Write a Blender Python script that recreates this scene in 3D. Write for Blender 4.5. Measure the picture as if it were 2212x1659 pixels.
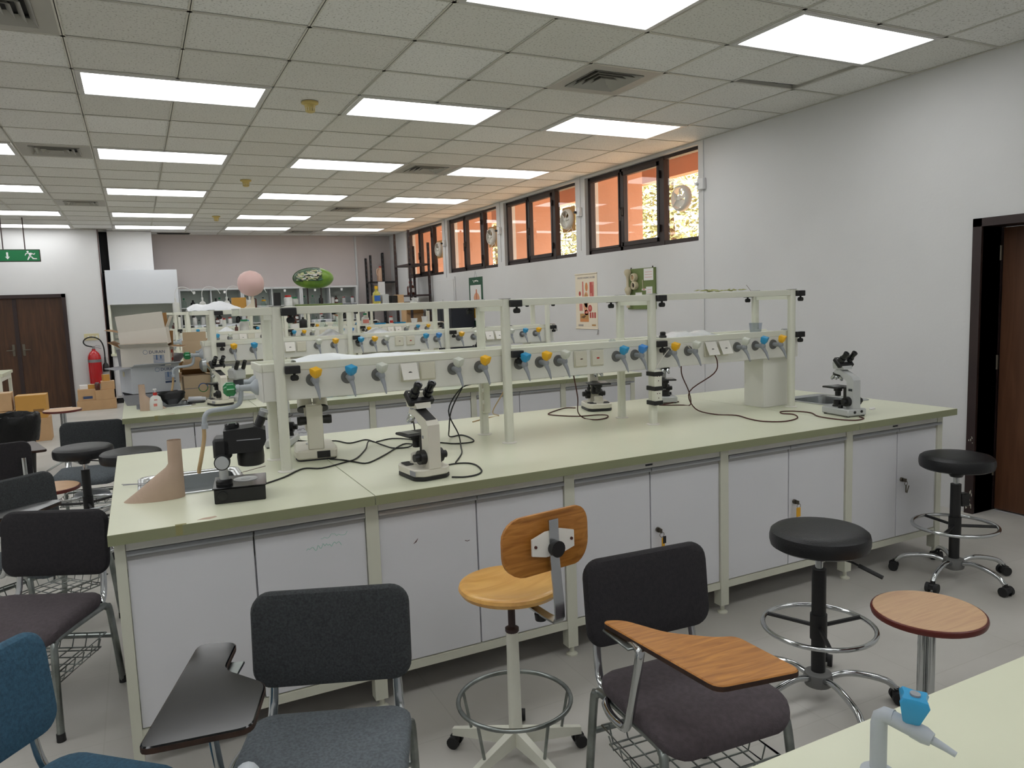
import bpy, bmesh, math, random
from mathutils import Vector, Matrix
random.seed(7)
S = bpy.context.scene
COL = S.collection
PI = math.pi
for o in list(bpy.data.objects):
    bpy.data.objects.remove(o)

# ---------------------------------------------------------------- camera
def make_camera():
    yaw, pitch, roll = 0.46113, -0.109689, -0.034995
    cy, sy, cp, sp, cr, sr = math.cos(yaw), math.sin(yaw), math.cos(pitch), math.sin(pitch), math.cos(roll), math.sin(roll)
    fwd = Vector((sy*cp, cy*cp, sp)); right = Vector((cy, -sy, 0)); up = right.cross(fwd)
    r2 = right*cr + up*sr; u2 = up*cr - right*sr
    cd = bpy.data.cameras.new('camera'); cam = bpy.data.objects.new('camera', cd); COL.objects.link(cam)
    cd.sensor_fit = 'HORIZONTAL'; cd.sensor_width = 36.0; cd.lens = 1616.6/2212*36.0
    cd.clip_start = 0.05; cd.clip_end = 300
    m = Matrix(((r2.x, u2.x, -fwd.x, 0.2314), (r2.y, u2.y, -fwd.y, -5.4618), (r2.z, u2.z, -fwd.z, 1.5851), (0, 0, 0, 1)))
    cam.matrix_world = m
    S.camera = cam
make_camera()

# ---------------------------------------------------------------- world, sun, exposure
LAMP_E = 4.6
SKY_E = 3.1
SUN_E = 18.0
w = bpy.data.worlds.new('world'); S.world = w; w.use_nodes = True
nt = w.node_tree; nt.nodes.clear()
out = nt.nodes.new('ShaderNodeOutputWorld'); bg = nt.nodes.new('ShaderNodeBackground')
bg.inputs['Color'].default_value = (1, .975, .94, 1)     # pale hazy desert sky
bg.inputs['Strength'].default_value = SKY_E
nt.links.new(bg.outputs[0], out.inputs['Surface'])
sd = bpy.data.lights.new('sun', 'SUN'); sd.energy = SUN_E; sd.angle = math.radians(1); sd.color = (1, .94, .85)
so = bpy.data.objects.new('sun', sd); COL.objects.link(so)
so.rotation_euler = Vector((-0.12, 0.72, -0.68)).to_track_quat('-Z', 'Y').to_euler(); so.location = (14, -14, 14)
S.view_settings.view_transform = 'Standard'; S.view_settings.look = 'None'; S.view_settings.gamma = 1.0
S.view_settings.use_curve_mapping = False
S.view_settings.exposure = 0.33

# ---------------------------------------------------------------- materials
def lin(h):
    if isinstance(h, str):
        h = h.lstrip('#'); c = [int(h[i:i+2], 16)/255 for i in (0, 2, 4)]
        return tuple((x/12.92 if x <= .04045 else ((x+.055)/1.055)**2.4) for x in c) + (1,)
    return tuple(h) + ((1,) if len(h) == 3 else ())
M = {}
def mat(name, col, rough=.5, metal=0., var=.0, scale=8., bump=0., bscale=60., stretch=None, col2=None, spec=None, trans=0., emis=None, estr=0., ior=None, alpha=None, coat=0.):
    m = bpy.data.materials.new(name); m.use_nodes = True
    n = m.node_tree; b = n.nodes['Principled BSDF']
    c = lin(col); b.inputs['Base Color'].default_value = c
    b.inputs['Roughness'].default_value = rough; b.inputs['Metallic'].default_value = metal
    if spec is not None: b.inputs['Specular IOR Level'].default_value = spec
    if trans: b.inputs['Transmission Weight'].default_value = trans
    if ior: b.inputs['IOR'].default_value = ior
    if alpha is not None: b.inputs['Alpha'].default_value = alpha
    if coat: b.inputs['Coat Weight'].default_value = coat
    if emis: b.inputs['Emission Color'].default_value = lin(emis); b.inputs['Emission Strength'].default_value = estr
    if var or bump:
        tc = n.nodes.new('ShaderNodeTexCoord'); mp = n.nodes.new('ShaderNodeMapping')
        n.links.new(tc.outputs['Object'], mp.inputs['Vector'])
        if stretch: mp.inputs['Scale'].default_value = stretch
        if var:
            nz = n.nodes.new('ShaderNodeTexNoise'); nz.inputs['Scale'].default_value = scale; nz.inputs['Detail'].default_value = 5
            n.links.new(mp.outputs[0], nz.inputs['Vector'])
            r = n.nodes.new('ShaderNodeValToRGB')
            d = lin(col2) if col2 else tuple(max(0, x*(1-var)) for x in c[:3]) + (1,)
            r.color_ramp.elements[0].position = .35; r.color_ramp.elements[1].position = .65
            r.color_ramp.elements[0].color = d; r.color_ramp.elements[1].color = c
            n.links.new(nz.outputs[0], r.inputs[0]); n.links.new(r.outputs[0], b.inputs['Base Color'])
        if bump:
            nb = n.nodes.new('ShaderNodeTexNoise'); nb.inputs['Scale'].default_value = bscale; nb.inputs['Detail'].default_value = 4
            n.links.new(mp.outputs[0], nb.inputs['Vector'])
            bp = n.nodes.new('ShaderNodeBump'); bp.inputs['Strength'].default_value = bump; bp.inputs['Distance'].default_value = .01
            n.links.new(nb.outputs[0], bp.inputs['Height']); n.links.new(bp.outputs[0], b.inputs['Normal'])
    M[name] = m
    return m
def wood(name, a, b_, rough=.4, scale=3., stretch=(1, 12, 12), coat=0.):
    m = mat(name, a, rough, coat=coat); n = m.node_tree; bs = n.nodes['Principled BSDF']
    tc = n.nodes.new('ShaderNodeTexCoord'); mp = n.nodes.new('ShaderNodeMapping'); mp.inputs['Scale'].default_value = stretch
    nz = n.nodes.new('ShaderNodeTexNoise'); nz.inputs['Scale'].default_value = scale; nz.inputs['Detail'].default_value = 8; nz.inputs['Distortion'].default_value = 1.2
    r = n.nodes.new('ShaderNodeValToRGB'); r.color_ramp.elements[0].position = .32; r.color_ramp.elements[1].position = .68
    r.color_ramp.elements[0].color = lin(b_); r.color_ramp.elements[1].color = lin(a)
    n.links.new(tc.outputs['Object'], mp.inputs[0]); n.links.new(mp.outputs[0], nz.inputs[0]); n.links.new(nz.outputs[0], r.inputs[0]); n.links.new(r.outputs[0], bs.inputs['Base Color'])
    return m
def tile_mat():
    m = mat('ceiling_tile', '#cfcdc5', .9); n = m.node_tree; bs = n.nodes['Principled BSDF']
    tc = n.nodes.new('ShaderNodeTexCoord')
    v = n.nodes.new('ShaderNodeTexNoise'); v.inputs['Scale'].default_value = 75; v.inputs['Detail'].default_value = 2
    r = n.nodes.new('ShaderNodeValToRGB'); r.color_ramp.elements[0].position = .33; r.color_ramp.elements[1].position = .42
    r.color_ramp.elements[0].color = lin('#bab9b4'); r.color_ramp.elements[1].color = lin('#e4e4e1')
    oi = n.nodes.new('ShaderNodeObjectInfo'); mx = n.nodes.new('ShaderNodeMix'); mx.data_type = 'RGBA'; mx.blend_type = 'MULTIPLY'; mx.inputs[0].default_value = 1
    r2 = n.nodes.new('ShaderNodeValToRGB'); r2.color_ramp.elements[0].color = (.86, .85, .82, 1); r2.color_ramp.elements[1].color = (1, 1, 1, 1)
    n.links.new(tc.outputs['Object'], v.inputs[0]); n.links.new(v.outputs[0], r.inputs[0])
    n.links.new(oi.outputs['Random'], r2.inputs[0])
    n.links.new(r.outputs[0], mx.inputs[6]); n.links.new(r2.outputs[0], mx.inputs[7]); n.links.new(mx.outputs[2], bs.inputs['Base Color'])
    bp = n.nodes.new('ShaderNodeBump'); bp.inputs['Strength'].default_value = .5; bp.inputs['Distance'].default_value = .004
    n.links.new(v.outputs[0], bp.inputs['Height']); n.links.new(bp.outputs[0], bs.inputs['Normal'])
tile_mat()
def floor_mat():
    m = mat('floor_vinyl', '#c0bdb6', .42, spec=.35); n = m.node_tree; bs = n.nodes['Principled BSDF']
    tc = n.nodes.new('ShaderNodeTexCoord')
    nz = n.nodes.new('ShaderNodeTexNoise'); nz.inputs['Scale'].default_value = 1.6; nz.inputs['Detail'].default_value = 8
    r = n.nodes.new('ShaderNodeValToRGB'); r.color_ramp.elements[0].position = .3; r.color_ramp.elements[1].position = .7
    r.color_ramp.elements[0].color = lin('#b3b0a9'); r.color_ramp.elements[1].color = lin('#c6c3bd')
    br = n.nodes.new('ShaderNodeTexBrick'); br.offset = 0; br.inputs['Scale'].default_value = 1; br.inputs['Mortar Size'].default_value = .003
    br.inputs['Brick Width'].default_value = .6; br.inputs['Row Height'].default_value = .6
    br.inputs['Color1'].default_value = (1, 1, 1, 1); br.inputs['Color2'].default_value = (.96, .96, .96, 1); br.inputs['Mortar'].default_value = (.9, .9, .89, 1)
    mx = n.nodes.new('ShaderNodeMix'); mx.data_type = 'RGBA'; mx.blend_type = 'MULTIPLY'; mx.inputs[0].default_value = 1
    n.links.new(tc.outputs['Object'], nz.inputs[0]); n.links.new(tc.outputs['Object'], br.inputs[0]); n.links.new(nz.outputs[0], r.inputs[0])
    n.links.new(r.outputs[0], mx.inputs[6]); n.links.new(br.outputs[0], mx.inputs[7]); n.links.new(mx.outputs[2], bs.inputs['Base Color'])
floor_mat()
def glass_mat(name, tint=(1, 1, 1, 1), rough=0.0):
    m = bpy.data.materials.new(name); m.use_nodes = True; n = m.node_tree; n.nodes.clear()
    o = n.nodes.new('ShaderNodeOutputMaterial'); t = n.nodes.new('ShaderNodeBsdfTransparent'); g = n.nodes.new('ShaderNodeBsdfGlossy'); f = n.nodes.new('ShaderNodeFresnel'); mx = n.nodes.new('ShaderNodeMixShader')
    f.inputs['IOR'].default_value = 1.5; t.inputs['Color'].default_value = tint; g.inputs['Roughness'].default_value = rough
    gm = n.nodes.new('ShaderNodeNewGeometry'); iv = n.nodes.new('ShaderNodeMath'); iv.operation = 'SUBTRACT'; iv.inputs[0].default_value = 1; ml = n.nodes.new('ShaderNodeMath'); ml.operation = 'MULTIPLY'
    n.links.new(gm.outputs['Backfacing'], iv.inputs[1]); n.links.new(iv.outputs[0], ml.inputs[0]); n.links.new(f.outputs[0], ml.inputs[1])
    n.links.new(ml.outputs[0], mx.inputs[0]); n.links.new(t.outputs[0], mx.inputs[1]); n.links.new(g.outputs[0], mx.inputs[2]); n.links.new(mx.outputs[0], o.inputs[0])
    M[name] = m
glass_mat('window_glass', (.93, .95, .94, 1)); glass_mat('clear_glass', (.86, .92, .90, 1)); glass_mat('clear_plastic', (.85, .87, .9, 1), .15)
def emit_mat(name, col, strength):
    m = bpy.data.materials.new(name); m.use_nodes = True; n = m.node_tree; n.nodes.clear()
    o = n.nodes.new('ShaderNodeOutputMaterial'); e = n.nodes.new('ShaderNodeEmission'); e.inputs[0].default_value = lin(col); e.inputs[1].default_value = strength
    n.links.new(e.outputs[0], o.inputs[0]); M[name] = m
emit_mat('lamp_diffuser', (.985, .995, 1), LAMP_E)
mat('wall_white', '#d6d6d6', .55, var=.05, scale=1.2, bump=.08, bscale=40, spec=.3)
mat('wall_grey', '#bfb6b4', .7, var=.05, scale=1.5)
mat('grid_metal', '#c9c7bd', .5)
mat('plenum', '#3a3936', .9)
mat('lamp_frame', '#c4c3c0', .45)
mat('worktop', '#d6d8c0', .33, var=.04, scale=2.5, spec=.4)
mat('worktop_edge', '#898c6c', .4, var=.05, scale=6)
mat('door_white', '#d6d6d9', .45, var=.03, scale=2)
mat('fascia', '#d4d3cc', .5)
mat('frame_cream', '#cdcdbd', .45, var=.04, scale=5)
mat('aluminium', '#c3c6c8', .42, metal=.75)
mat('channel_grey', '#a3a29f', .5)
mat('rack_cream', '#e0e0d2', .45, var=.03, scale=4)
mat('panel_grey', '#e2e1da', .5, var=.03, scale=3)
mat('socket_cream', '#d3cfbe', .45)
mat('cover_white', '#dedbd3', .4)
mat('red', '#b3251c', .4); mat('yellow', '#eab21c', .35); mat('blue', '#2b93c4', .35); mat('blue_two', '#3f86cc', .35); mat('pale_grey', '#c9ccc2', .35); mat('green_glass', '#2c8a50', .12, trans=.25); mat('tap_grey', '#8d9196', .45); mat('tap_dark', '#6a6a68', .55); mat('tap_pale', '#aab0b6', .45)
mat('black', '#121213', .45); mat('black_gloss', '#101114', .25); mat('black_matte', '#171717', .75); mat('rubber', '#1a1a1b', .6)
mat('chrome', '#c9cccd', .12, metal=1.); mat('chrome_worn', '#9aa09d', .3, metal=1., var=.35, scale=14); mat('steel', '#c6c9ca', .2, metal=1.); mat('steel_brushed', '#9ea1a2', .38, metal=1.)
mat('micro_cream', '#d6d2c4', .38); mat('micro_grey', '#b9bbba', .4); mat('micro_dark', '#30353a', .4); mat('pad_dark', '#2b2b2c', .7)
mat('fabric_grey', '#3b3e40', .95, var=.45, scale=160, bump=.35, bscale=220); mat('fabric_plum', '#554d51', .95, var=.2, scale=60, bump=.3, bscale=220); mat('fabric_charcoal', '#2a282b', .95, var=.25, scale=90, bump=.3, bscale=220); mat('fabric_blue', '#3a5f76', .95, var=.3, scale=110, bump=.35, bscale=200); mat('fabric_slate', '#697075', .95, var=.35, scale=130, bump=.3, bscale=200)
mat('leather', '#0f1013', .38, bump=.2, bscale=180, spec=.45)
mat('tablet_black', '#0a0b0d', .14, spec=.38, bump=.02, bscale=8); mat('tablet_brown', '#3b2620', .35, var=.3, scale=6); mat('tablet_edge', '#3a2417', .8, var=.6, scale=30)
wood('wood_orange', '#bc8039', '#955c20', .42, 2.2, (3, 22, 22)); wood('wood_seat', '#e4b364', '#cf9547', .3, 2.0, (2, 9, 9), .2); wood('wood_pale', '#cdab86', '#bf997a', .45, 3, (2, 20, 20)); wood('wood_door', '#4f3019', '#38200f', .45, 2., (9, 9, .7)); wood('wood_leaf', '#63402a', '#50301c', .5, 2., (9, 9, .8))
mat('carton_tan', '#cbb497', .85, var=.05, scale=6); mat('edge_maroon', '#5d2119', .35); mat('frame_brown', '#2d1d1c', .5, var=.2, scale=8); mat('window_brown', '#2a1b18', .45, var=.15, scale=10)
mat('cardboard', '#c39f76', .85, var=.08, scale=6); mat('cardboard_dark', '#8a6538', .85, var=.1, scale=6); mat('cardboard_orange', '#c39248', .85, var=.06, scale=6); mat('cardboard_white', '#dad4c9', .85, var=.04, scale=4); mat('cardboard_cool', '#c3c6cb', .8, var=.03, scale=4)
mat('paper', '#e3e2e0', .8); mat('paper_brown', '#b8a18e', .9, var=.07, scale=10, bump=.1, bscale=90); mat('print_blue', '#5d79a3', .8); mat('print_navy', '#39496b', .8); mat('print_red', '#cf4327', .8); mat('print_grey', '#8f8f95', .8); mat('print_green', '#4a8a52', .8)
mat('switch_cream', '#cdc39c', .5); mat('ext_red', '#b0131a', .25, coat=.3); mat('sign_green', '#0c6a3c', .4); mat('sign_case', '#38302c', .5); mat('white_plastic', '#dcdcdc', .35); mat('vent_grey', '#a7a59d', .5); mat('detector', '#c5b06a', .5)
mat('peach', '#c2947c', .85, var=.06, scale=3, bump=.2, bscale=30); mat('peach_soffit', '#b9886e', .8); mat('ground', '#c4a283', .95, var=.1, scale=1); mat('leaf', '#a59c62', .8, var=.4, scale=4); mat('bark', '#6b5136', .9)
mat('pink', '#dab7b1', .45, var=.05, scale=3); mat('cell_green', '#7b9c34', .4, var=.35, scale=9, col2='#4f7a2a'); mat('cell_pale', '#b9c48e', .4); mat('cell_dark', '#5f765f', .5, var=.6, scale=40); mat('cell_teal', '#456b52', .4)
mat('board_green', '#6b7b48', .7, var=.08, scale=8); mat('bone', '#cfc4a6', .55, var=.1, scale=20); mat('bone_dark', '#2f2620', .7)
mat('poster_cream', '#e4d9c4', .7); mat('poster_orange', '#d08a55', .7); mat('poster_pink', '#cf7f74', .7); mat('poster_red', '#b4463f', .7); mat('poster_flesh', '#d9a07c', .7); mat('poster_tan', '#b98d57', .7); mat('poster_green', '#1f4f37', .6); mat('poster_text', '#5c5a6a', .7); mat('poster_yellow', '#d6a73c', .7)
mat('bag_white', '#e8eaee', .45, bump=.4, bscale=25); mat('bag_blue', '#9db9c9', .3, bump=.5, bscale=40, alpha=.75); mat('bag_clear', '#f0f0f3', .25, bump=.4, bscale=40, alpha=.5); mat('bin_liner', '#08090a', .42, bump=.5, bscale=22, spec=.3)
mat('navy', '#161b26', .5); mat('slate', '#454b54', .6); mat('shelf_black', '#1b1a1b', .6, var=.2, scale=10); mat('shelf_brown', '#40302f', .6, var=.3, scale=10)
mat('hood_white', '#d2d5da', .4); mat('hood_inside', '#c3c7c4', .6); mat('cab_white', '#c3c5c6', .45); mat('cab_back', '#bcc4be', .6); mat('amber', '#4b1d10', .15, coat=.3); mat('bottle_white', '#d3d3cf', .4); mat('bottle_black', '#0d0d0e', .4); mat('cap_green', '#1f7a50', .4); mat('cap_blue', '#2f86c0', .4); mat('oil', '#d9cf63', .15, trans=.6); mat('label_blue', '#2a5fae', .5); mat('milk_peach', '#dcb79a', .4); mat('drain_dark', '#2a2a2b', .5); mat('hose', '#b79a6f', .4); mat('leaf_dry', '#8d8f57', .8)
mat('key_yellow', '#d9a01f', .4); mat('key_metal', '#6d675c', .4, metal=.8); mat('ink_green', '#9fc9bb', .8); mat('ink_dark', '#4d4f63', .8); mat('tape_brown', '#8e8a5c', .7); mat('grime', '#4a2520', .8); mat('tube_white', '#cfd0d6', .4)

# ---------------------------------------------------------------- mesh building
class MB:
    def __init__(s): s.v = []; s.f = []; s.m = []; s.mi = 0
    def add(s, verts, faces, T=None):
        k = len(s.v)
        s.v += [tuple(T @ Vector(p)) if T else tuple(p) for p in verts]
        s.f += [tuple(i+k for i in f) for f in faces]; s.m += [s.mi]*len(faces)
        return s
    def box(s, a, b, T=None):
        (x0, y0, z0), (x1, y1, z1) = a, b
        return s.add([(x0,y0,z0),(x1,y0,z0),(x1,y1,z0),(x0,y1,z0),(x0,y0,z1),(x1,y0,z1),(x1,y1,z1),(x0,y1,z1)],
              [(3,2,1,0),(4,5,6,7),(0,1,5,4),(1,2,6,5),(2,3,7,6),(3,0,4,7)], T)
    def cbox(s, a, b, e=.004, T=None):   # box with chamfered edges
        lo, hi = a, b; c = [(lo[i]+hi[i])/2 for i in range(3)]; h = [abs(hi[i]-lo[i])/2 for i in range(3)]
        e = min(e, min(h)*.9); vs = []; idx = {}
        for sx in (-1, 1):
            for sy in (-1, 1):
                for sz in (-1, 1):
                    for ax in range(3):
                        p = [c[i]+(sx, sy, sz)[i]*(h[i] if i == ax else h[i]-e) for i in range(3)]
                        idx[(sx, sy, sz, ax)] = len(vs); vs.append(p)
        fs = []
        for ax in range(3):
            o = [i for i in range(3) if i != ax]
            for sg in (-1, 1):
                q = []
                for (u, v) in ((-1,-1),(1,-1),(1,1),(-1,1)):
                    t = [0]*3; t[ax] = sg; t[o[0]] = u; t[o[1]] = v; q.append(idx[(*t, ax)])
                if (sg > 0) == (ax == 1): q = q[::-1]
                fs.append(q)
        for ax in range(3):
            o = [i for i in range(3) if i != ax]
            for u in (-1, 1):
                for v in (-1, 1):
                    def k(sg, fa):
                        t = [0]*3; t[ax] = sg; t[o[0]] = u; t[o[1]] = v; return idx[(*t, fa)]
                    fs.append([k(-1,o[0]),k(1,o[0]),k(1,o[1]),k(-1,o[1])])
        for sx in (-1,1):
            for sy in (-1,1):
                for sz in (-1,1): fs.append([idx[(sx,sy,sz,i)] for i in range(3)])
        return s.add(vs, fs, T)
    def loft(s, rings, cap0=True, cap1=True, T=None, closed=False):
        n = len(rings[0]); vs = [p for r in rings for p in r]; fs = []
        R = len(rings)
        for j in range(R if closed else R-1):
            for i in range(n):
                a = j*n+i; b = j*n+(i+1) % n; c = ((j+1) % R)*n+(i+1) % n; d = ((j+1) % R)*n+i
                fs.append((a, b, c, d))
        if not closed:
            if cap0: fs.append(tuple(range(n))[::-1])
            if cap1: fs.append(tuple(range((R-1)*n, R*n)))
        return s.add(vs, fs, T)
    def cyl(s, p0, p1, r0, r1=None, n=14, T=None, cap=True):
        r1 = r0 if r1 is None else r1; p0 = Vector(p0); p1 = Vector(p1); d = (p1-p0).normalized()
        u = d.orthogonal().normalized(); v = d.cross(u)
        ring = lambda p, r: [p+(u*math.cos(2*PI*i/n)+v*math.sin(2*PI*i/n))*r for i in range(n)]
        return s.loft([ring(p0, r0), ring(p1, r1)], cap, cap, T)
    def lathe(s, prof, n=20, c=(0, 0, 0), T=None, cap=True, sx=1., sy=1.):
        rings = [[(c[0]+r*sx*math.cos(2*PI*i/n), c[1]+r*sy*math.sin(2*PI*i/n), c[2]+z) for i in range(n)] for r, z in prof]
        return s.loft(rings, cap, cap, T)
    def tube(s, pts, r, n=8, closed=False, T=None, rx=None, smooth=0):
        pts = [Vector(p) for p in pts]
        if smooth: pts = catmull(pts, smooth, closed)
        N = len(pts); rings = []; u = None
        for i in range(N):
            if closed: d = pts[(i+1) % N]-pts[i-1]
            else: d = pts[min(i+1, N-1)]-pts[max(i-1, 0)]
            d.normalize()
            if u is None:
                u = Vector((0, 0, 1)).cross(d)
                if u.length < .05: u = Vector((1, 0, 0))
                u.normalize()
            u = (u-d*u.dot(d)).normalized(); v = d.cross(u)
            rr = r[i] if isinstance(r, (list, tuple)) else r
            ra = rr if rx is None else rx
            rings.append([pts[i]+u*math.cos(2*PI*k/n)*ra+v*math.sin(2*PI*k/n)*rr for k in range(n)])
        return s.loft(rings, T=T, closed=closed)
    def prism(s, poly, z0, z1, T=None, e=0.):
        a = 0
        for i in range(len(poly)):
            p, q = poly[i], poly[(i+1) % len(poly)]; a += p[0]*q[1]-q[0]*p[1]
        if a < 0: poly = poly[::-1]
        if e:
            ins = inset(poly, e)
            return s.loft([[(x, y, z0) for x, y in ins], [(x, y, z0+e) for x, y in poly], [(x, y, z1-e) for x, y in poly], [(x, y, z1) for x, y in ins]], T=T)
        return s.loft([[(x, y, z0) for x, y in poly], [(x, y, z1) for x, y in poly]], T=T)
    def torus(s, c, R, r, n=32, k=8, T=None):
        return s.tube([(c[0]+R*math.cos(2*PI*i/n), c[1]+R*math.sin(2*PI*i/n), c[2]) for i in range(n)], r, k, True, T)
    def ell(s, c, r, n=16, k=10, T=None):
        rings = []
        for j in range(1, k):
            t = PI*j/k-PI/2
            rings.append([(c[0]+r[0]*math.cos(t)*math.cos(2*PI*i/n), c[1]+r[1]*math.cos(t)*math.sin(2*PI*i/n), c[2]+r[2]*math.sin(t)) for i in range(n)])
        return s.loft(rings, T=T)
    def mesh(s, name, mats, ang=38):
        me = bpy.data.meshes.new(name); me.from_pydata(s.v, [], s.f); me.update()
        for m in (mats if isinstance(mats, (list, tuple)) else [mats]): me.materials.append(M[m])
        me.polygons.foreach_set('material_index', s.m)
        bm = bmesh.new(); bm.from_mesh(me); bmesh.ops.recalc_face_normals(bm, faces=bm.faces); bm.to_mesh(me); bm.free()
        if ang:
            me.polygons.foreach_set('use_smooth', [True]*len(me.polygons)); me.set_sharp_from_angle(angle=math.radians(ang))
        return me
    def build(s, name, mats, parent=None, loc=None, rot=None, ang=38, **kw):
        o = bpy.data.objects.new(name, s.mesh(name, mats, ang)); COL.objects.link(o)
        if loc is not None: o.location = loc
        if rot is not None: o.rotation_euler = rot
        if parent: setpar(o, parent)
        tag(o, **kw)
        return o
CH = {}
def setpar(o, p):
    o.parent = p; CH.setdefault(p.name, []).append(o)
def inset(poly, e):
    n = len(poly); out = []
    for i in range(n):
        p0 = Vector(poly[i-1]); p1 = Vector(poly[i]); p2 = Vector(poly[(i+1) % n])
        d1 = (p1-p0).normalized(); d2 = (p2-p1).normalized()
        n1 = Vector((-d1.y, d1.x)); n2 = Vector((-d2.y, d2.x)); b = n1+n2
        b = b/max(.3, b.length_squared)*2 if b.length > .01 else n1
        out.append((p1.x+b.x*e, p1.y+b.y*e))
    return out
def catmull(p, k, closed=False):
    out = []; n = len(p)
    for i in range(n if closed else n-1):
        a = p[(i-1) % n] if closed or i > 0 else p[0]*2-p[1]; b = p[i]; c = p[(i+1) % n]; d = p[(i+2) % n] if closed or i+2 < n else p[-1]*2-p[-2]
        for j in range(k):
            t = j/k
            out.append(.5*((2*b)+(c-a)*t+(2*a-5*b+4*c-d)*t*t+(3*b-a-3*c+d)*t**3))
    if not closed: out.append(p[-1])
    return out
def rrect(w, h, r, k=5):
    pts = []
    for cx, cy, a in ((w/2-r, h/2-r, 0), (-w/2+r, h/2-r, 90), (-w/2+r, -h/2+r, 180), (w/2-r, -h/2+r, 270)):
        for i in range(k+1):
            t = math.radians(a+90*i/k); pts.append((cx+r*math.cos(t), cy+r*math.sin(t)))
    return pts
def roundpoly(poly, r, k=4):
    out = []; n = len(poly)
    for i in range(n):
        p0 = Vector(poly[i-1]); p1 = Vector(poly[i]); p2 = Vector(poly[(i+1) % n])
        a = p1+(p0-p1).normalized()*min(r, (p0-p1).length*.45); b = p1+(p2-p1).normalized()*min(r, (p2-p1).length*.45)
        for j in range(k+1):
            t = j/k; q = a*(1-t)**2+p1*2*t*(1-t)+b*t*t; out.append((q.x, q.y))
    return out
def tag(o, label=None, cat=None, group=None, kind=None):
    if label: o['label'] = label
    if cat: o['category'] = cat
    if group: o['group'] = group
    if kind: o['kind'] = kind
    return o
def thing(name, loc=(0, 0, 0), rz=0., **kw):
    o = bpy.data.objects.new(name, None); COL.objects.link(o); o.empty_display_size = .1
    o.location = loc; o.rotation_euler = (0, 0, rz); return tag(o, **kw)
def copy_tree(o, parent=None):
    c = o.copy(); COL.objects.link(c)
    if parent: setpar(c, parent)
    for ch in list(CH.get(o.name, [])): copy_tree(ch, c)
    return c
def dup(o, loc=None, rz=None, label=None, group=None):
    c = copy_tree(o)
    if loc is not None: c.location = loc
    if rz is not None: c.rotation_euler = (0, 0, rz)
    if label: c['label'] = label
    if group: c['group'] = group
    return c
def text_mesh(name, body, size, T, matname, parent=None, align='CENTER', depth=.0004):
    cu = bpy.data.curves.new(name, 'FONT'); cu.body = body; cu.size = size; cu.align_x = align; cu.extrude = depth; cu.resolution_u = 3
    t = bpy.data.objects.new(name, cu); COL.objects.link(t)
    dg = bpy.context.evaluated_depsgraph_get(); me = bpy.data.meshes.new_from_object(t.evaluated_get(dg))
    bpy.data.objects.remove(t)
    me.transform(T); me.materials.clear(); me.materials.append(M[matname])
    o = bpy.data.objects.new(name, me); COL.objects.link(o)
    if parent: setpar(o, parent)
    return o
def scribble(mb, c, w, h, n, u, v, r=.0012, seed=1):
    rd = random.Random(seed); c = Vector(c); u = Vector(u); v = Vector(v)
    pts = []
    for i in range(n):
        pts.append(c+u*(w*(i/(n-1)-.5))+v*(h*rd.uniform(-.5, .5)))
    mb.tube(pts, r, 4, smooth=3)
def Rz(a): return Matrix.Rotation(a, 4, 'Z')
def Tr(x, y, z): return Matrix.Translation((x, y, z))
# ================================================================ ROOM SHELL
XW, H = 5.352, 3.10
XL, YB, YF, YFL, XA = -4.2, -7.8, 10.65, 9.75, -0.25
def st(o): o['kind'] = 'structure'; return o
st(MB().box((XL-.2, YB-.2, -.1), (XW+.2, YF+.2, 0)).build('floor', 'floor_vinyl', ang=0))
WIN = [(.515, 2.625), (2.85, 4.935), (5.19, 7.24), (7.50, 9.52)]
WZ0, WZ1 = 2.13, 3.07
b = MB()
ys = [-2.33] + [v for p in WIN for v in p] + [YF+.2]
b.box((XW, -2.33, 0), (XW+.2, YF+.2, WZ0))                    # below the windows
for i in range(0, len(ys)-1, 2): b.box((XW, ys[i], WZ0), (XW+.2, ys[i+1], WZ1))
b.box((XW, -2.33, WZ1), (XW+.2, YF+.2, H+.3))
b.box((XW, -3.27, 1.98), (XW+.2, -2.33, H+.3)); b.box((XW, YB, 0), (XW+.2, -3.27, H+.3))
st(b.build('wall_right', 'wall_white', ang=0))
st(MB().box((XA, YF, 0), (XW, YF+.2, H+.3)).build('wall_far', 'wall_grey', ang=0))
DX0, DX1, DZ = -2.36, -.83, 1.99
b = MB(); b.box((XL, YFL, DZ), (XA, YFL+.2, H+.3)); b.box((XL, YFL, 0), (DX0, YFL+.2, DZ)); b.box((DX1, YFL, 0), (XA, YFL+.2, DZ)); b.box((XA-.2, YFL+.2, 0), (XA, YF+.2, H+.3))
st(b.build('wall_far_left', 'wall_white', ang=0))
st(MB().box((XL-.2, YB, 0), (XL, YFL+.2, H+.3)).build('wall_left', 'wall_white', ang=0))
st(MB().box((XL-.2, YB-.2, 0), (XW+.2, YB, H+.3)).build('wall_back', 'wall_white', ang=0))
st(MB().box((4.56, YF-.03, .9), (4.60, YF, H)).build('trim_1', 'cab_white', ang=0))
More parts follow.
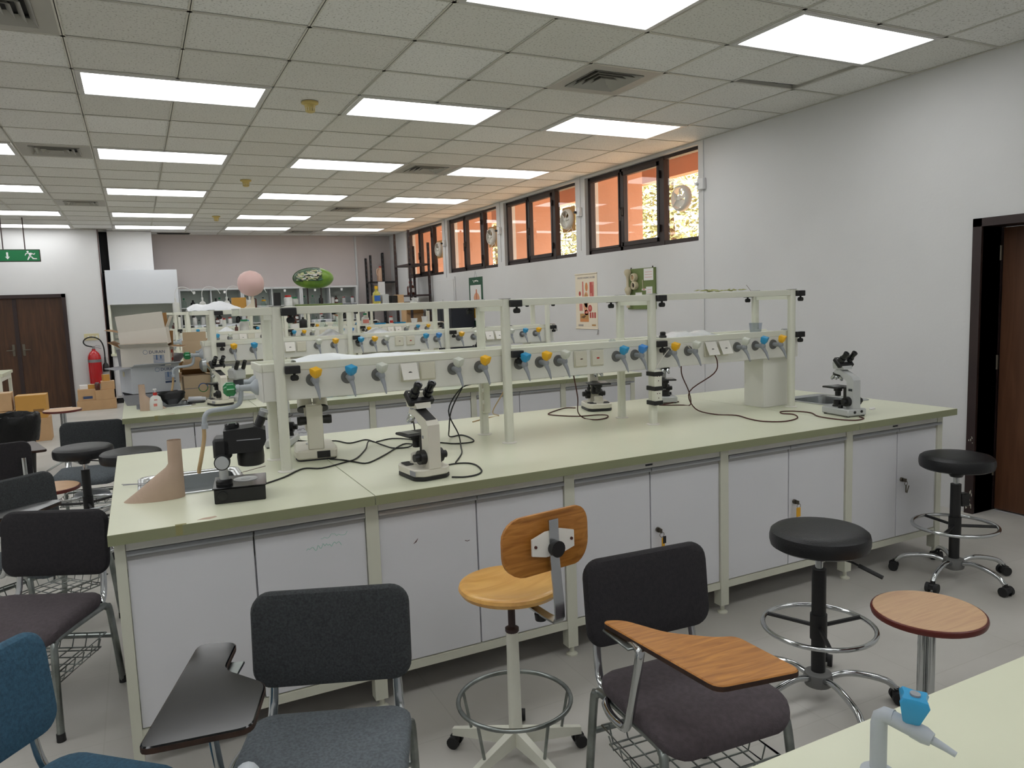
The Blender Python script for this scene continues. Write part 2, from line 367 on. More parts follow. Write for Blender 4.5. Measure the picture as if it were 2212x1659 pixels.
# ---- ceiling: metal grid, tiles, lights, vents, detectors
CELL = .6
def nodex(i): return min(max(CELL*i, XL), XW)
def nodey(j): return min(max(CELL*j, YB), YF)
LIGHT_I = (-6, -3, 0, 3, 6); LIGHT_J = (-12, -8, -4, 0, 4, 8, 12, 15)
VENTS = [(i, j) for i in (-1, 5) for j in (-2, 4, 10, 16)]
lit = {(i+d, j) for i in LIGHT_I for j in LIGHT_J for d in (0, 1)}
b = MB(); b.box((XL, YB, H+.28), (XW, YF, H+.3))
ceil = st(b.build('ceiling', 'plenum', ang=0))
b = MB()
for i in range(-6, 9): b.box((CELL*i-.012, YB, H), (CELL*i+.012, YF, H+.003)); b.box((CELL*i-.002, YB, H), (CELL*i+.002, YF, H+.035))
for j in range(-12, 18): b.box((XL, CELL*j-.012, H), (XW, CELL*j+.012, H+.0025)); b.box((XL, CELL*j-.002, H), (XW, CELL*j+.002, H+.03))
b.box((XL, YB, H-.001), (XL+.02, YF, H+.002)); b.box((XW-.02, YB, H-.001), (XW, YF, H+.002)); b.box((XL, YF-.02, H-.001), (XW, YF, H+.002)); b.box((XL, YB, H-.001), (XW, YB+.02, H+.002))
b.build('suspension_grid', 'grid_metal', ceil, ang=0)
tile_me = {}
def tile_mesh(wx, wy):
    k = (round(wx, 3), round(wy, 3))
    if k not in tile_me:
        t = MB(); t.cbox((-wx/2, -wy/2, 0), (wx/2, wy/2, .015), .003); tile_me[k] = t.mesh('ceiling_tile', 'ceiling_tile', 0)
    return tile_me[k]
rest = MB(); rd = random.Random(3)
for i in range(-7, 9):
    for j in range(-13, 18):
        if (i, j) in lit or (i, j) in VENTS: continue
        x0, x1, y0, y1 = nodex(i), nodex(i+1), nodey(j), nodey(j+1)
        if x1-x0 < .05 or y1-y0 < .05: continue
        wx, wy = x1-x0-.006, y1-y0-.006
        if i >= -3 and j >= -4:
            o = bpy.data.objects.new('ceiling_tile', tile_mesh(wx, wy)); COL.objects.link(o); setpar(o, ceil)
            o.location = ((x0+x1)/2, (y0+y1)/2, H+.0035+rd.uniform(0, .0012))
            if (i, j) == (7, -3):      # one tile lies askew and leaves a dark gap
                o.location.x += .004; o.location.y -= .035; o.location.z += .014; o.rotation_euler = (0, 0, math.radians(-3.2))
        else:
            rest.box((x0+.003, y0+.003, H+.0035), (x1-.003, y1-.003, H+.018))
rest.build('ceiling_tile', 'ceiling_tile', ceil, ang=0, kind='stuff')
b = MB(); b.cbox((.72, 10.28, H-.004), (1.3, 10.5, H+.001), .002)
g = b.build('ceiling_slot_grille', 'drain_dark', label='dark narrow slot grille in the ceiling above the fume hood duct', cat='grille')
for k in range(5): MB().box((.74, 10.31+.038*k, H-.008), (1.28, 10.318+.038*k, H-.003)).build('slat', 'shelf_black', g)
# lights
LW, LD = 2*CELL-.03, CELL-.03
proto = thing('ceiling_light', (0, 0, 0))
b = MB()
for a, c in (((-LW/2, -LD/2), (LW/2, -LD/2+.03)), ((-LW/2, LD/2-.03), (LW/2, LD/2)), ((-LW/2, -LD/2+.03), (-LW/2+.03, LD/2-.03)), ((LW/2-.03, -LD/2+.03), (LW/2, LD/2-.03))):
    b.box((*a, -.006), (*c, .004))
b.box((-LW/2, -LD/2, .06), (LW/2, LD/2, .062))
b.build('frame', 'lamp_frame', proto, ang=0)
b = MB(); b.cbox((-LW/2+.03, -LD/2+.03, -.002), (LW/2-.03, LD/2-.03, .010), .004); b.build('diffuser', 'lamp_diffuser', proto, ang=0)
names_i = {-6: 'far left column', -3: 'second column from left', 0: 'column nearest the fume hood', 3: 'middle column', 6: 'column along the window wall'}
names_j = {-12: 'unseen at the rear wall', -8: 'unseen above the camera', -4: 'nearest row in view', 0: 'second row', 4: 'third row', 8: 'fourth row', 12: 'fifth row', 15: 'last row by the far wall'}
first = True
for i in LIGHT_I:
    for j in LIGHT_J:
        o = proto if first else dup(proto); first = False
        o.location = (CELL*(i+1), CELL*(j+.5), H)
        tag(o, 'recessed ceiling light, %s, %s' % (names_j[j], names_i[i]), 'ceiling light', 'recessed ceiling lights')
# vents: square diffusers with nested louvres
pv = None
vj = {-2: 'nearest', 4: 'second', 10: 'third', 16: 'farthest'}
for (i, j) in VENTS:
    if pv is None:
        pv = thing('ceiling_vent')
        b = MB(); w_ = .292
        for k in range(4):
            a = (-w_, -w_), (w_, -w_), (w_, w_), (-w_, w_)
        b.box((-w_, -w_, .0005), (w_, -.2, .006)); b.box((-w_, .2, .0005), (w_, w_, .006)); b.box((-w_, -.2, .0005), (-.2, .2, .006)); b.box((.2, -.2, .0005), (w_, .2, .006))
        b.build('frame', 'vent_grey', pv, ang=0)
        MB().box((-.2, -.2, .05), (.2, .2, .055)).build('duct_opening', 'drain_dark', pv, ang=0)
        for k in range(4):
            o_, i_ = .2-.045*k, .2-.045*k-.032
            q = MB()
            for s_ in range(4):
                T = Rz(PI/2*s_)
                q.add([(-o_, -o_, -.006), (o_, -o_, -.006), (i_, -i_, .028), (-i_, -i_, .028), (-o_, -o_, -.003), (o_, -o_, -.003), (i_, -i_, .031), (-i_, -i_, .031)], [(0,1,2,3),(7,6,5,4),(0,4,5,1),(3,2,6,7)], T)
            q.build('louvre', 'vent_grey', pv, ang=0)
        o = pv
    else: o = dup(pv)
    o.location = (CELL*(i+.5), CELL*(j+.5), H)
    tag(o, 'square louvred ceiling air vent, %s of the %s line' % (vj[j], 'left' if i < 0 else 'right'), 'vent', 'ceiling air vents')
for k, j in enumerate((0, 6, 12)):
    b = MB(); b.lathe([(.062, 0), (.062, -.012), (.04, -.022), (.036, -.05), (.033, -.052), (.033, -.07), (.02, -.076), (.001, -.076)], 24)
    o = b.build('smoke_detector', 'detector', loc=(1.508, CELL*(j+.5), H), label='yellowed smoke detector on the ceiling, %s from the camera' % ('nearest', 'second', 'third')[k], cat='smoke detector', group='ceiling smoke detectors')
    q = MB()
    for a in range(12): q.box((.0335, -.003, -.066), (.037, .003, -.03), Rz(a*PI/6))
    q.build('sensor_ribs', 'switch_cream', o)
# ---- windows
def window(n, y0, y1):
    root = thing('window_%d' % n, (XW, 0, 0), kind='structure')
    xa, xb = .05, .12
    fr = MB(); t = .05
    fr.box((xa, y0, WZ0), (xb, y0+t*.5, WZ1)); fr.box((xa, y1-t, WZ0), (xb, y1, WZ1)); fr.box((xa, y0, WZ0), (xb, y1, WZ0+t)); fr.box((xa, y0, WZ1-t*.7), (xb, y1, WZ1))
    L = y1-y0; m1 = y0+L*.305; m2 = y0+L*.665
    fr.box((xa-.005, m1-.04, WZ0), (xb, m1+.04, WZ1)); fr.box((xa, m2-.025, WZ0), (xb, m2+.025, WZ1))
    fr.build('frame', 'window_brown', root, ang=0)
    # middle casement and far sash
    for (a, c, w_, nm) in ((m1+.04, m2-.025, .05, 'casement_sash'), (m2+.025, y1-t, .028, 'far_sash')):
        q = MB(); z0, z1 = WZ0+t, WZ1-t*.7
        q.cbox((xa-.012, a, z0), (xb-.02, c, z0+w_), .004); q.cbox((xa-.012, a, z1-w_), (xb-.02, c, z1), .004); q.cbox((xa-.012, a, z0), (xb-.02, a+w_*.8, z1), .004); q.cbox((xa-.012, c-w_*.8, z0), (xb-.02, c, z1), .004)
        s_ = q.build(nm, 'window_brown', root, ang=0)
        MB().box((.075, a+w_*.8, z0+w_), (.081, c-w_*.8, z1-w_)).build('pane', 'window_glass', s_, ang=0)
        if w_ == .05:
            h_ = MB(); h_.cbox((.012, c-.03, 2.53), (.04, c-.005, 2.63), .005); h_.cyl((.015, c-.018, 2.6), (.005, c-.018, 2.6), .012); h_.cbox((-.005, c-.027, 2.47), (.012, c-.01, 2.61), .004)
            h_.build('handle', 'black', s_)
            g_ = MB(); g_.cyl((.03, a-.012, 2.28), (.03, a-.012, 2.36), .012); g_.cyl((.03, a-.012, 2.85), (.03, a-.012, 2.93), .012); g_.build('hinge', 'black', s_)
    MB().box((.075, y0+t*.5, WZ0+t), (.081, m1-.04, WZ1-t*.7)).build('pane', 'window_glass', root, ang=0)
    return root
for n, (a, c) in enumerate(WIN): window(n+1, a, c)
# exhaust fans set in the panes
def fan(y, z, plate, lab):
    r = thing('exhaust_fan', (XW+.03, y, z), label=lab, cat='fan', group='window exhaust fans')
    Ty = Matrix.Rotation(-PI/2, 4, 'Y')
    if plate:
        MB().cbox((.03, -.155, -.16), (.042, .155, .16), .003).build('mounting_plate', 'poster_tan', r)
    b = MB(); b.lathe([(.115, 0), (.13, 0), (.135, .02), (.13, .06), (.115, .075), (.108, .075), (.108, .0)], 28, T=Tr(.045, 0, 0) @ Ty, cap=False); b.build('housing', 'cover_white', r)
    b = MB(); b.lathe([(.001, .04), (.03, .04), (.03, .06), (.02, .07), (.001, .07)], 16, T=Tr(.045, 0, 0) @ Ty); b.build('hub', 'cover_white', r)
    for k in range(5):
        a = k*2*PI/5+.3; q = MB()
        pts = []
        for rr, h in ((.025, .018), (.06, .036), (.1, .034)):
            pts.append([(-.0+.012, rr, -h), (.0-.018, rr, h), (-.021, rr, h), (.009, rr, -h)])
        q.loft([[p for p in x] for x in pts], T=Matrix.Rotation(a, 4, 'X')); q.build('blade', 'cover_white', r)
    b = MB()
    for k in range(4):
        a = PI/4+k*PI/2; b.tube([(-.03, .03*math.cos(a), .03*math.sin(a)), (-.03, .115*math.cos(a), .115*math.sin(a))], .004, 6)
    b.build('guard', 'cover_white', r)
    return r
fan(.83, 2.59, False, 'round cream exhaust fan in the window nearest the door')
fan(3.13, 2.63, True, 'round cream exhaust fan on a tan plate in the second window from the door')
fan(5.47, 2.62, True, 'round cream exhaust fan on a tan plate in the third window from the door')
fan(7.80, 2.60, True, 'round cream exhaust fan on a tan plate in the window behind the black shelving')
for y, lab in ((3.0, 'second window'), (5.33, 'third window')):
    pts = [(XW+.02, y+.02, 2.50), (XW, y+.1, 2.44), (XW, y+.12, 2.32), (XW, y+.02, 2.26), (XW, y-.07, 2.31), (XW, y-.08, 2.42), (XW+.01, y-.02, 2.52)]
    MB().tube(pts, .004, 6, smooth=5).build('fan_cord', 'cover_white', label='looped white cord hanging below the fan of the %s' % lab, cat='cord')
# conduits with switch boxes
for y, z0, lab in ((.44, .02, 'beside the first window, running down to the floor'), (2.735, 2.2, 'between the first and second windows'), (5.06, 2.2, 'between the second and third windows'), (7.36, 2.0, 'between the third and fourth windows')):
    r = thing('wall_conduit', (XW, y, 0), label='thin white cable conduit %s' % lab, cat='conduit', group='conduits on the window wall')
    MB().box((-.012, -.012, z0), (0, .012, H)).build('channel', 'wall_white', r, ang=0)
    bx = MB().cbox((-.045, -.045, 2.62), (0, .045, 2.73), .006).build('switch_box', 'white_plastic', r)
    q = MB(); q.cyl((-.045, .03, 2.675), (-.075, .03, 2.675), .016); q.build('plug', 'black' if y > 2 else 'white_plastic', bx)
# ---- exterior seen through the windows
ext = MB()
for y in (.40, 2.74, 5.06, 7.37, 9.66): ext.box((XW+.2, y-.05, -.2), (6.28, y+.05, 3.46))
st(ext.build('wall_outer_fins', 'peach', ang=0))
sf = st(MB().box((XW+.2, -4, 3.44), (7.0, 14, 3.46)).build('wall_soffit', 'peach_soffit', ang=0))
sl = MB().box((XW+.2, -3.5, 3.425), (6.9, -3.44, 3.44)).mesh('soffit_slat', 'peach_soffit', 0)
for k in range(110):
    o = bpy.data.objects.new('soffit_slat', sl); COL.objects.link(o); setpar(o, sf); o.location = (0, .085*k+1.0, 0)
st(MB().box((6.9, -4, 3.2), (7.05, 14, 3.7)).build('wall_soffit_beam', 'peach', ang=0))
st(MB().box((XW+.2, YB, 3.4), (XW+.4, 14, 3.9)).build('wall_parapet', 'peach', ang=0))
st(MB().box((XL-.4, YB-.4, H+.4), (XW+.4, YF+.4, H+.5)).build('ceiling_roof', 'plenum', ang=0))
st(MB().box((XW+.2, -30, -.25), (60, 60, -.2)).build('floor_outside', 'ground', ang=0))
o = MB().lathe([(.1, 0), (.1, -.1), (.085, -.11), (.001, -.11)], 20).build('soffit_lamp', 'peach_soffit', loc=(6.1, 1.6, 3.425), label='round drum lamp under the outdoor soffit beyond the first window', cat='lamp')
def tree(x, y, h, r, n, lab, seed):
    rd = random.Random(seed); t = thing('tree', (x, y, -.2), label=lab, cat='tree', group='trees outside the windows')
    MB().tube([(0, 0, 0), (.1, .05, h*.3), (-.05, .1, h*.6), (.05, 0, h*.9)], [.16, .12, .08, .03], 8).build('trunk', 'bark', t)
    vs, fs = [], []
    for k in range(n):
        while True:
            p = Vector((rd.uniform(-1, 1), rd.uniform(-1, 1), rd.uniform(-1, 1)))
            if p.length < 1: break
        p = Vector((p.x*r, p.y*r, h*.55+p.z*h*.5))
        a = Vector((rd.gauss(0, 1), rd.gauss(0, 1), rd.gauss(0, 1))).normalized(); c = a.orthogonal().normalized()
        l, w_ = rd.uniform(.07, .15), rd.uniform(.025, .055); i = len(vs)
        vs += [p-a*l, p+c*w_, p+a*l, p-c*w_]; fs.append((i, i+1, i+2, i+3))
    me = bpy.data.meshes.new('foliage'); me.from_pydata(vs, [], fs); me.materials.append(M['leaf'])
    f = bpy.data.objects.new('foliage', me); COL.objects.link(f); setpar(f, t); f['kind'] = 'stuff'
tree(12.2, 9.4, 6.6, 2.3, 6500, 'leafy tree outside the window nearest the door', 1)
tree(13.4, 15.4, 6.8, 2.3, 6500, 'leafy tree farther out, seen through the second window', 2)
tree(12.8, 20.6, 7.0, 2.2, 5500, 'tall leafy tree farthest out, seen through the third window', 3)
# ---- doors
r = thing('door_1', (0, YFL, 0), kind='structure')
b = MB(); b.box((DX0, -.03, 0), (DX0+.06, .2, DZ)); b.box((DX1-.06, -.03, 0), (DX1, .2, DZ)); b.box((DX0, -.03, DZ-.06), (DX1, .2, DZ)); b.build('frame', 'frame_brown', r, ang=0)
mid = (DX0+DX1)/2
for k, (a, c) in enumerate(((DX0+.06, mid-.004), (mid+.004, DX1-.06))):
    d = MB().cbox((a, .03, .005), (c, .075, DZ-.06), .004).build('leaf', 'wood_door', r, ang=0)
    q = MB(); xx = c-.07 if k == 0 else a+.07; q.cbox((xx-.02, .02, .95), (xx+.02, .03, 1.15), .003); q.tube([(xx, .02, 1.05), (xx, -.02, 1.05), (xx+(-.1 if k == 0 else .1), -.02, 1.05)], .009, 8); q.build('handle', 'key_metal', d)
MB().box((mid-.03, .015, .005), (mid+.03, .03, DZ-.06)).build('astragal', 'frame_brown', r, ang=0)
r = thing('door_2', (XW, 0, 0), kind='structure')
b = MB(); y0, y1, zt = -3.27, -2.27, 2.03
b.box((-.02, y1-.06, 0), (.25, y1, zt)); b.box((-.02, y0, 0), (.25, y0+.06, zt)); b.box((-.02, y0, zt-.055), (.25, y1, zt)); b.build('frame', 'frame_brown', r, ang=0)
d = MB().cbox((0, -.86, .01), (.045, 0, zt-.06), .004).build('leaf', 'wood_leaf', r, loc=(.21, y1-.069, 0), rot=(0, 0, math.radians(-.2)), ang=0)
q = MB()
for z in (.25, 1.0, 1.75): q.cyl((-.01, .01, z), (-.01, .01, z+.1), .011)
q.build('hinge', 'key_metal', d)
q = MB(); q.cbox((-.01, -.8, .95), (0, -.76, 1.12), .003); q.tube([(-.01, -.78, 1.03), (-.05, -.78, 1.03), (-.05, -.67, 1.03)], .009, 8); q.build('handle', 'key_metal', d)
v = MB(); v.box((XW+.35, -3.75, 0), (XW+1.5, -3.7, 2.7)); v.box((XW+.35, -1.9, 0), (XW+1.5, -1.85, 2.7)); v.box((XW+1.5, -3.75, 0), (XW+1.55, -1.85, 2.7)); v.box((XW+.2, -3.75, 2.7), (XW+1.55, -1.85, 2.75)); v.box((XW+.2, -3.75, 0), (XW+.35, -3.27, 2.7)); v.box((XW+.2, -2.27, 0), (XW+.35, -1.85, 2.7)); v.box((XW+.2, -3.27, 2.03), (XW+.35, -2.27, 2.7)); v.box((XW+.2, -3.75, -.02), (XW+1.55, -1.85, 0))
st(v.build('wall_daylight_block', 'wall_white', ang=0))  # added unseen enclosure, keeps bright daylight out of the door gaps
MB().cbox((XW+.7, -3.0, 2.68), (XW+1.1, -2.6, 2.699), .002).build('door_slit_fill', 'lamp_diffuser', label='added unseen light panel behind the right door, brightening its slit', cat='ceiling light')  # added emitter out of view, whitens the slit beside the door leaf
sc = MB(); rd = random.Random(4)
for k in range(26): yy = rd.uniform(-2.325, -2.275); zz = rd.choice((.02, .05, .1, .3, .5))+rd.uniform(0, .05); sc.box((-.0212, yy, zz), (-.0202, yy+.004, zz+rd.uniform(.004, .03)))
sc.build('paint_chips', 'frame_cream', r, ang=0)
# ================================================================ LAB BENCHES
PITCH = 3.035
BX, BY = .094, -2.77
BL, BD, BT = 4.346, 1.53, .88
XB = [.02, .886, 1.766, 2.646, 3.526, 4.29]
ORD = ('first', 'second', 'third', 'fourth', 'fifth')
BENCH = ('nearest full bench', 'second bench back', 'third bench back', 'farthest bench')
# --- worktop sections
def worktop(x0, x1, hole=None):
    t = thing('lab_worktop', (BX, BY, 0))
    b = MB(); z0, z1 = BT-.037, BT
    if hole:
        hx0, hx1, hy0, hy1 = hole
        for a, c in (((x0, 0), (x1, hy0)), ((x0, hy1), (x1, BD)), ((x0, hy0), (hx0, hy1)), ((hx1, hy0), (x1, hy1))): b.box((*a, z0), (*c, z1))
    else: b.box((x0, 0, z0), (x1, BD, z1))
    b.build('surface', 'worktop', t, ang=0)
    k = .0012
    bands = [((x0, -k, z0), (x1, 0, z1-.001)), ((x0, BD, z0), (x1, BD+k, z1-.001))]
    if x0 < .1: bands.append(((x0-k, -k, z0), (x0, BD+k, z1-.001)))
    if x1 > 4.2: bands.append(((x1, -k, z0), (x1+k, BD+k, z1-.001)))
    for a, c in bands: MB().box(a, c).build('edge_band', 'worktop_edge', t, ang=0)
    return t
SINK_L = (.115, .475, .47, .86); SINK_R = (3.92, 4.28, .55, .91)
tops = [worktop(0, .884, SINK_L), worktop(.888, 3.524), worktop(3.528, BL, SINK_R)]
TL = ('left end section of the pale green worktop, with a sink', 'long middle section of the pale green worktop', 'right end section of the pale green worktop, with a sink')
b = MB(); b.box((.2, -.0018, BT-.034), (.222, -.0011, BT)); b.box((.2, -.0012, BT), (.235, .012, BT+.0006)); b.build('tape_scrap', 'tape_brown', tops[0], ang=0)
b = MB(); b.prism([(.27, .03), (.31, .02), (.335, .035), (.33, .05), (.29, .045)], BT, BT+.0006); b.build('tape_scrap', 'paper_brown', tops[0], ang=0)
# --- sinks
def sink(h):
    x0, x1, y0, y1 = h; t = thing('steel_sink', (BX, BY, 0))
    cx, cy = (x0+x1)/2, (y0+y1)/2; w_, d_ = x1-x0, y1-y0
    R = lambda dx, z, r: [(cx+p[0], cy+p[1], z) for p in rrect(w_+dx, d_+dx, r)]
    b = MB(); b.loft([R(.05, BT+.0005, .05), R(.05, BT+.003, .05), R(.04, BT+.006, .05), R(.0, BT+.005, .05), R(-.02, BT-.004, .05), R(-.035, BT-.14, .05), R(-.08, BT-.16, .04)], False, True)
    b.build('basin', 'steel', t)
    q = MB(); q.lathe([(.03, 0), (.03, .004), (.02, .003), (.001, .001)], 16, (cx, cy, BT-.16)); q.build('drain', 'drain_dark', t)
    return t
sinks = [sink(SINK_L), sink(SINK_R)]
# --- steel legs belong to the cabinet on their right
def legs(t, k):
    for kk in ([k, k+1] if k == 4 else [k]):
        x = XB[kk]
        for y in (.085, BD-.085):
            b = MB(); b.box((x-.025 if x > .05 else x-.008, y-.025, .045), (x+.025 if x < 4.2 else x+.02, y+.025, BT-.037)); u = b.build('upright', 'frame_cream', t, ang=0)
            q = MB(); q.lathe([(.026, 0), (.026, .006), (.014, .013), (.011, .014), (.011, .047)], 14, (x+.005, y, 0)); q.build('levelling_foot', 'frame_cream', u)
    for y in (.085, BD-.085):
        MB().box((XB[k]+.025, y-.02, .132), (XB[k+1]-.025, y+.02, .166)).build('bottom_rail', 'frame_cream', t, ang=0)
    if k in (0, 4):
        x = XB[0] if k == 0 else XB[5]
        MB().box((x-.005, .11, .132), (x+.02, BD-.11, .166)).build('cross_rail', 'frame_cream', t, ang=0)
# --- cabinets
def cabinet(k, lock=None):
    x0, x1 = XB[k]+.027, XB[k+1]-.027
    if k == 4: x1 = XB[5]+.012
    t = thing('bench_cabinet', (BX, BY, 0)); yf = .07; m = (x0+x1)/2
    legs(t, k)
    b = MB(); b.box((x0, yf+.022, .166), (x1, BD-yf-.022, .70 if k in (0, 4) else .842)); b.build('body', 'door_white', t, ang=0)
    MB().box((x0, yf-.006, .802), (x1, yf+.02, .842)).build('fascia', 'fascia', t, ang=0)
    for i, (a, c) in enumerate(((x0, m-.003), (m+.003, x1))):
        d = MB().cbox((a, yf, .17), (c, yf+.02, .766), .0015).build('cabinet_door', 'door_white', t, ang=0)
        q = MB(); q.box((a, yf-.012, .790), (c, yf+.018, .800)); q.box((a, yf-.012, .784), (c, yf-.008, .8)); q.build('pull_rail', 'aluminium', d, ang=0)
        q = MB(); q.box((a, yf+.004, .766), (c, yf+.02, .790)); q.build('pull_recess', 'channel_grey', d, ang=0)
        if i == 1 and lock:
            q = MB(); q.cyl((a+.035, yf, .5), (a+.035, yf-.012, .5), .012, n=14); q.box((a+.033, yf-.035, .49), (a+.037, yf-.012, .51))
            q.torus((0, 0, 0), .012, .0015, 16, 5, T=Tr(a+.038, yf-.03, .482) @ Matrix.Rotation(PI/2, 4, 'X'))
            q.build('lock', 'key_metal', d)
            q = MB()
            if lock == 'yellow': q.cbox((a+.02, yf-.034, .425), (a+.05, yf-.028, .475), .003); q.build('key_tag', 'key_yellow', d)
            elif lock == 'mixed': q.cbox((a+.034, yf-.034, .42), (a+.052, yf-.03, .468), .002); q.build('key_tag', 'key_yellow', d); q2 = MB(); q2.cbox((a+.04, yf-.036, .44), (a+.058, yf-.034, .475), .002); q2.build('key', 'black', d)
            else: q.cbox((a+.03, yf-.033, .43), (a+.042, yf-.03, .475), .001); q.cbox((a+.048, yf-.034, .425), (a+.056, yf-.031, .47), .001, T=Tr(a+.05, 0, .45) @ Matrix.Rotation(.4, 4, 'Y') @ Tr(-a-.05, 0, -.45)); q.build('key', 'key_metal', d)
    MB().box((x0, BD-yf-.022, .17), (m-.003, BD-yf, .80)).build('cabinet_door', 'door_white', t, ang=0)
    MB().box((m+.003, BD-yf-.022, .17), (x1, BD-yf, .80)).build('cabinet_door', 'door_white', t, ang=0)
    return t
locks = (None, None, 'mixed', 'yellow', 'plain')
cabs = [cabinet(k, locks[k]) for k in range(5)]
for k in (2, 4):
    m = (XB[k]+XB[k+1])/2
    MB().cbox((m-.03, .0615, .812), (m+.01, .0645, .82), .001).build('nameplate', 'navy', cabs[k])
# --- reagent rack with service panel
POSTX = (.676, 1.768, 2.66, 3.71)
PYF, PYB = .64, .94
def tap(rack, x, knob, yf=.665, z=1.272, sgn=-1):
    s = sgn; b = MB()
    b.cyl((x, yf, z), (x, yf+s*.007, z), .03, .028, 20)
    o = b.build('service_tap', 'tap_dark', rack)
    q = MB(); q.cyl((x, yf+s*.007, z), (x, yf+s*.062, z), .0125, .0125, 12); q.ell((x, yf+s*.062, z), (.017, .017, .02), 12, 8)
    q.tube([(x, yf+s*.06, z-.005), (x+.004, yf+s*.085, z-.04), (x+.006, yf+s*.10, z-.075)], [.0125, .0085, .0045], 10)
    q.tube([(x+.006, yf+s*.10, z-.075), (x+.0063, yf+s*.1015, z-.081)], .003, 8)
    q.build('valve_body', 'tap_grey', o)
    T = Tr(x, yf+s*.066, z+.014) @ Matrix.Rotation(s*-.35, 4, 'X') @ Rz(.5)
    q = MB(); sq = lambda r, zz: [(px, py, zz) for px, py in roundpoly([(r*1.25*math.cos(PI/4+i*PI/2)*(1 if j == 0 else .78)*(1 if j == 0 else 1), r*1.25*math.sin(PI/4+i*PI/2)*(1)) if j == 0 else (r*.78*math.cos(PI/2+i*PI/2), r*.78*math.sin(PI/2+i*PI/2)) for i in range(4) for j in (0, 1)], .004, 2)]
    q.loft([sq(.011, 0), sq(.02, .012), sq(.0235, .038), sq(.021, .042)], T=T)
    k = q.build('knob', knob, o)
    return o
def socket(rack, x, cover, yf=.665, z=1.272):
    b = MB(); b.cbox((x-.04, yf-.008, z-.043), (x+.04, yf, z+.043), .003); o = b.build('socket_plate', 'socket_cream', rack)
    if cover == 'flap':
        T = Tr(x, yf-.008, z+.038) @ Matrix.Rotation(-.5, 4, 'X')
        MB().cbox((-.04, -.005, -.082), (.04, 0, .004), .002, T).build('flap_cover', 'cover_white', o)
        q = MB(); q.cyl((x, yf-.008, z), (x, yf-.03, z-.01), .015); q.build('plug', 'black', o)
    else:
        MB().cbox((x-.036, yf-.014, z-.038), (x+.036, yf-.008, z+.038), .003).build('flap_cover', 'socket_cream', o)
        if cover == 'red': MB().cbox((x-.008, yf-.0155, z-.004), (x+.008, yf-.0135, z+.004), .0005).build('indicator', 'red', o)
        if cover == 'dark': MB().cbox((x-.006, yf-.0155, z-.002), (x+.008, yf-.0135, z+.003), .0005).build('indicator', 'grime', o)
    return o
def clamp(rack, x, y, z, s=1):
    b = MB(); b.cbox((x-.005*s, y-.022, z-.017), (x+.06*s, y+.012, z+.017), .003); o = b.build('clamp', 'black', rack)
    q = MB(); q.cyl((x+.035*s, y-.005, z-.017), (x+.035*s, y-.005, z-.026), .006, n=8); q.cbox((x+.018*s, y-.018, z-.048), (x+.052*s, y+.008, z-.024), .006); q.build('thumbscrew', 'black_matte', o)
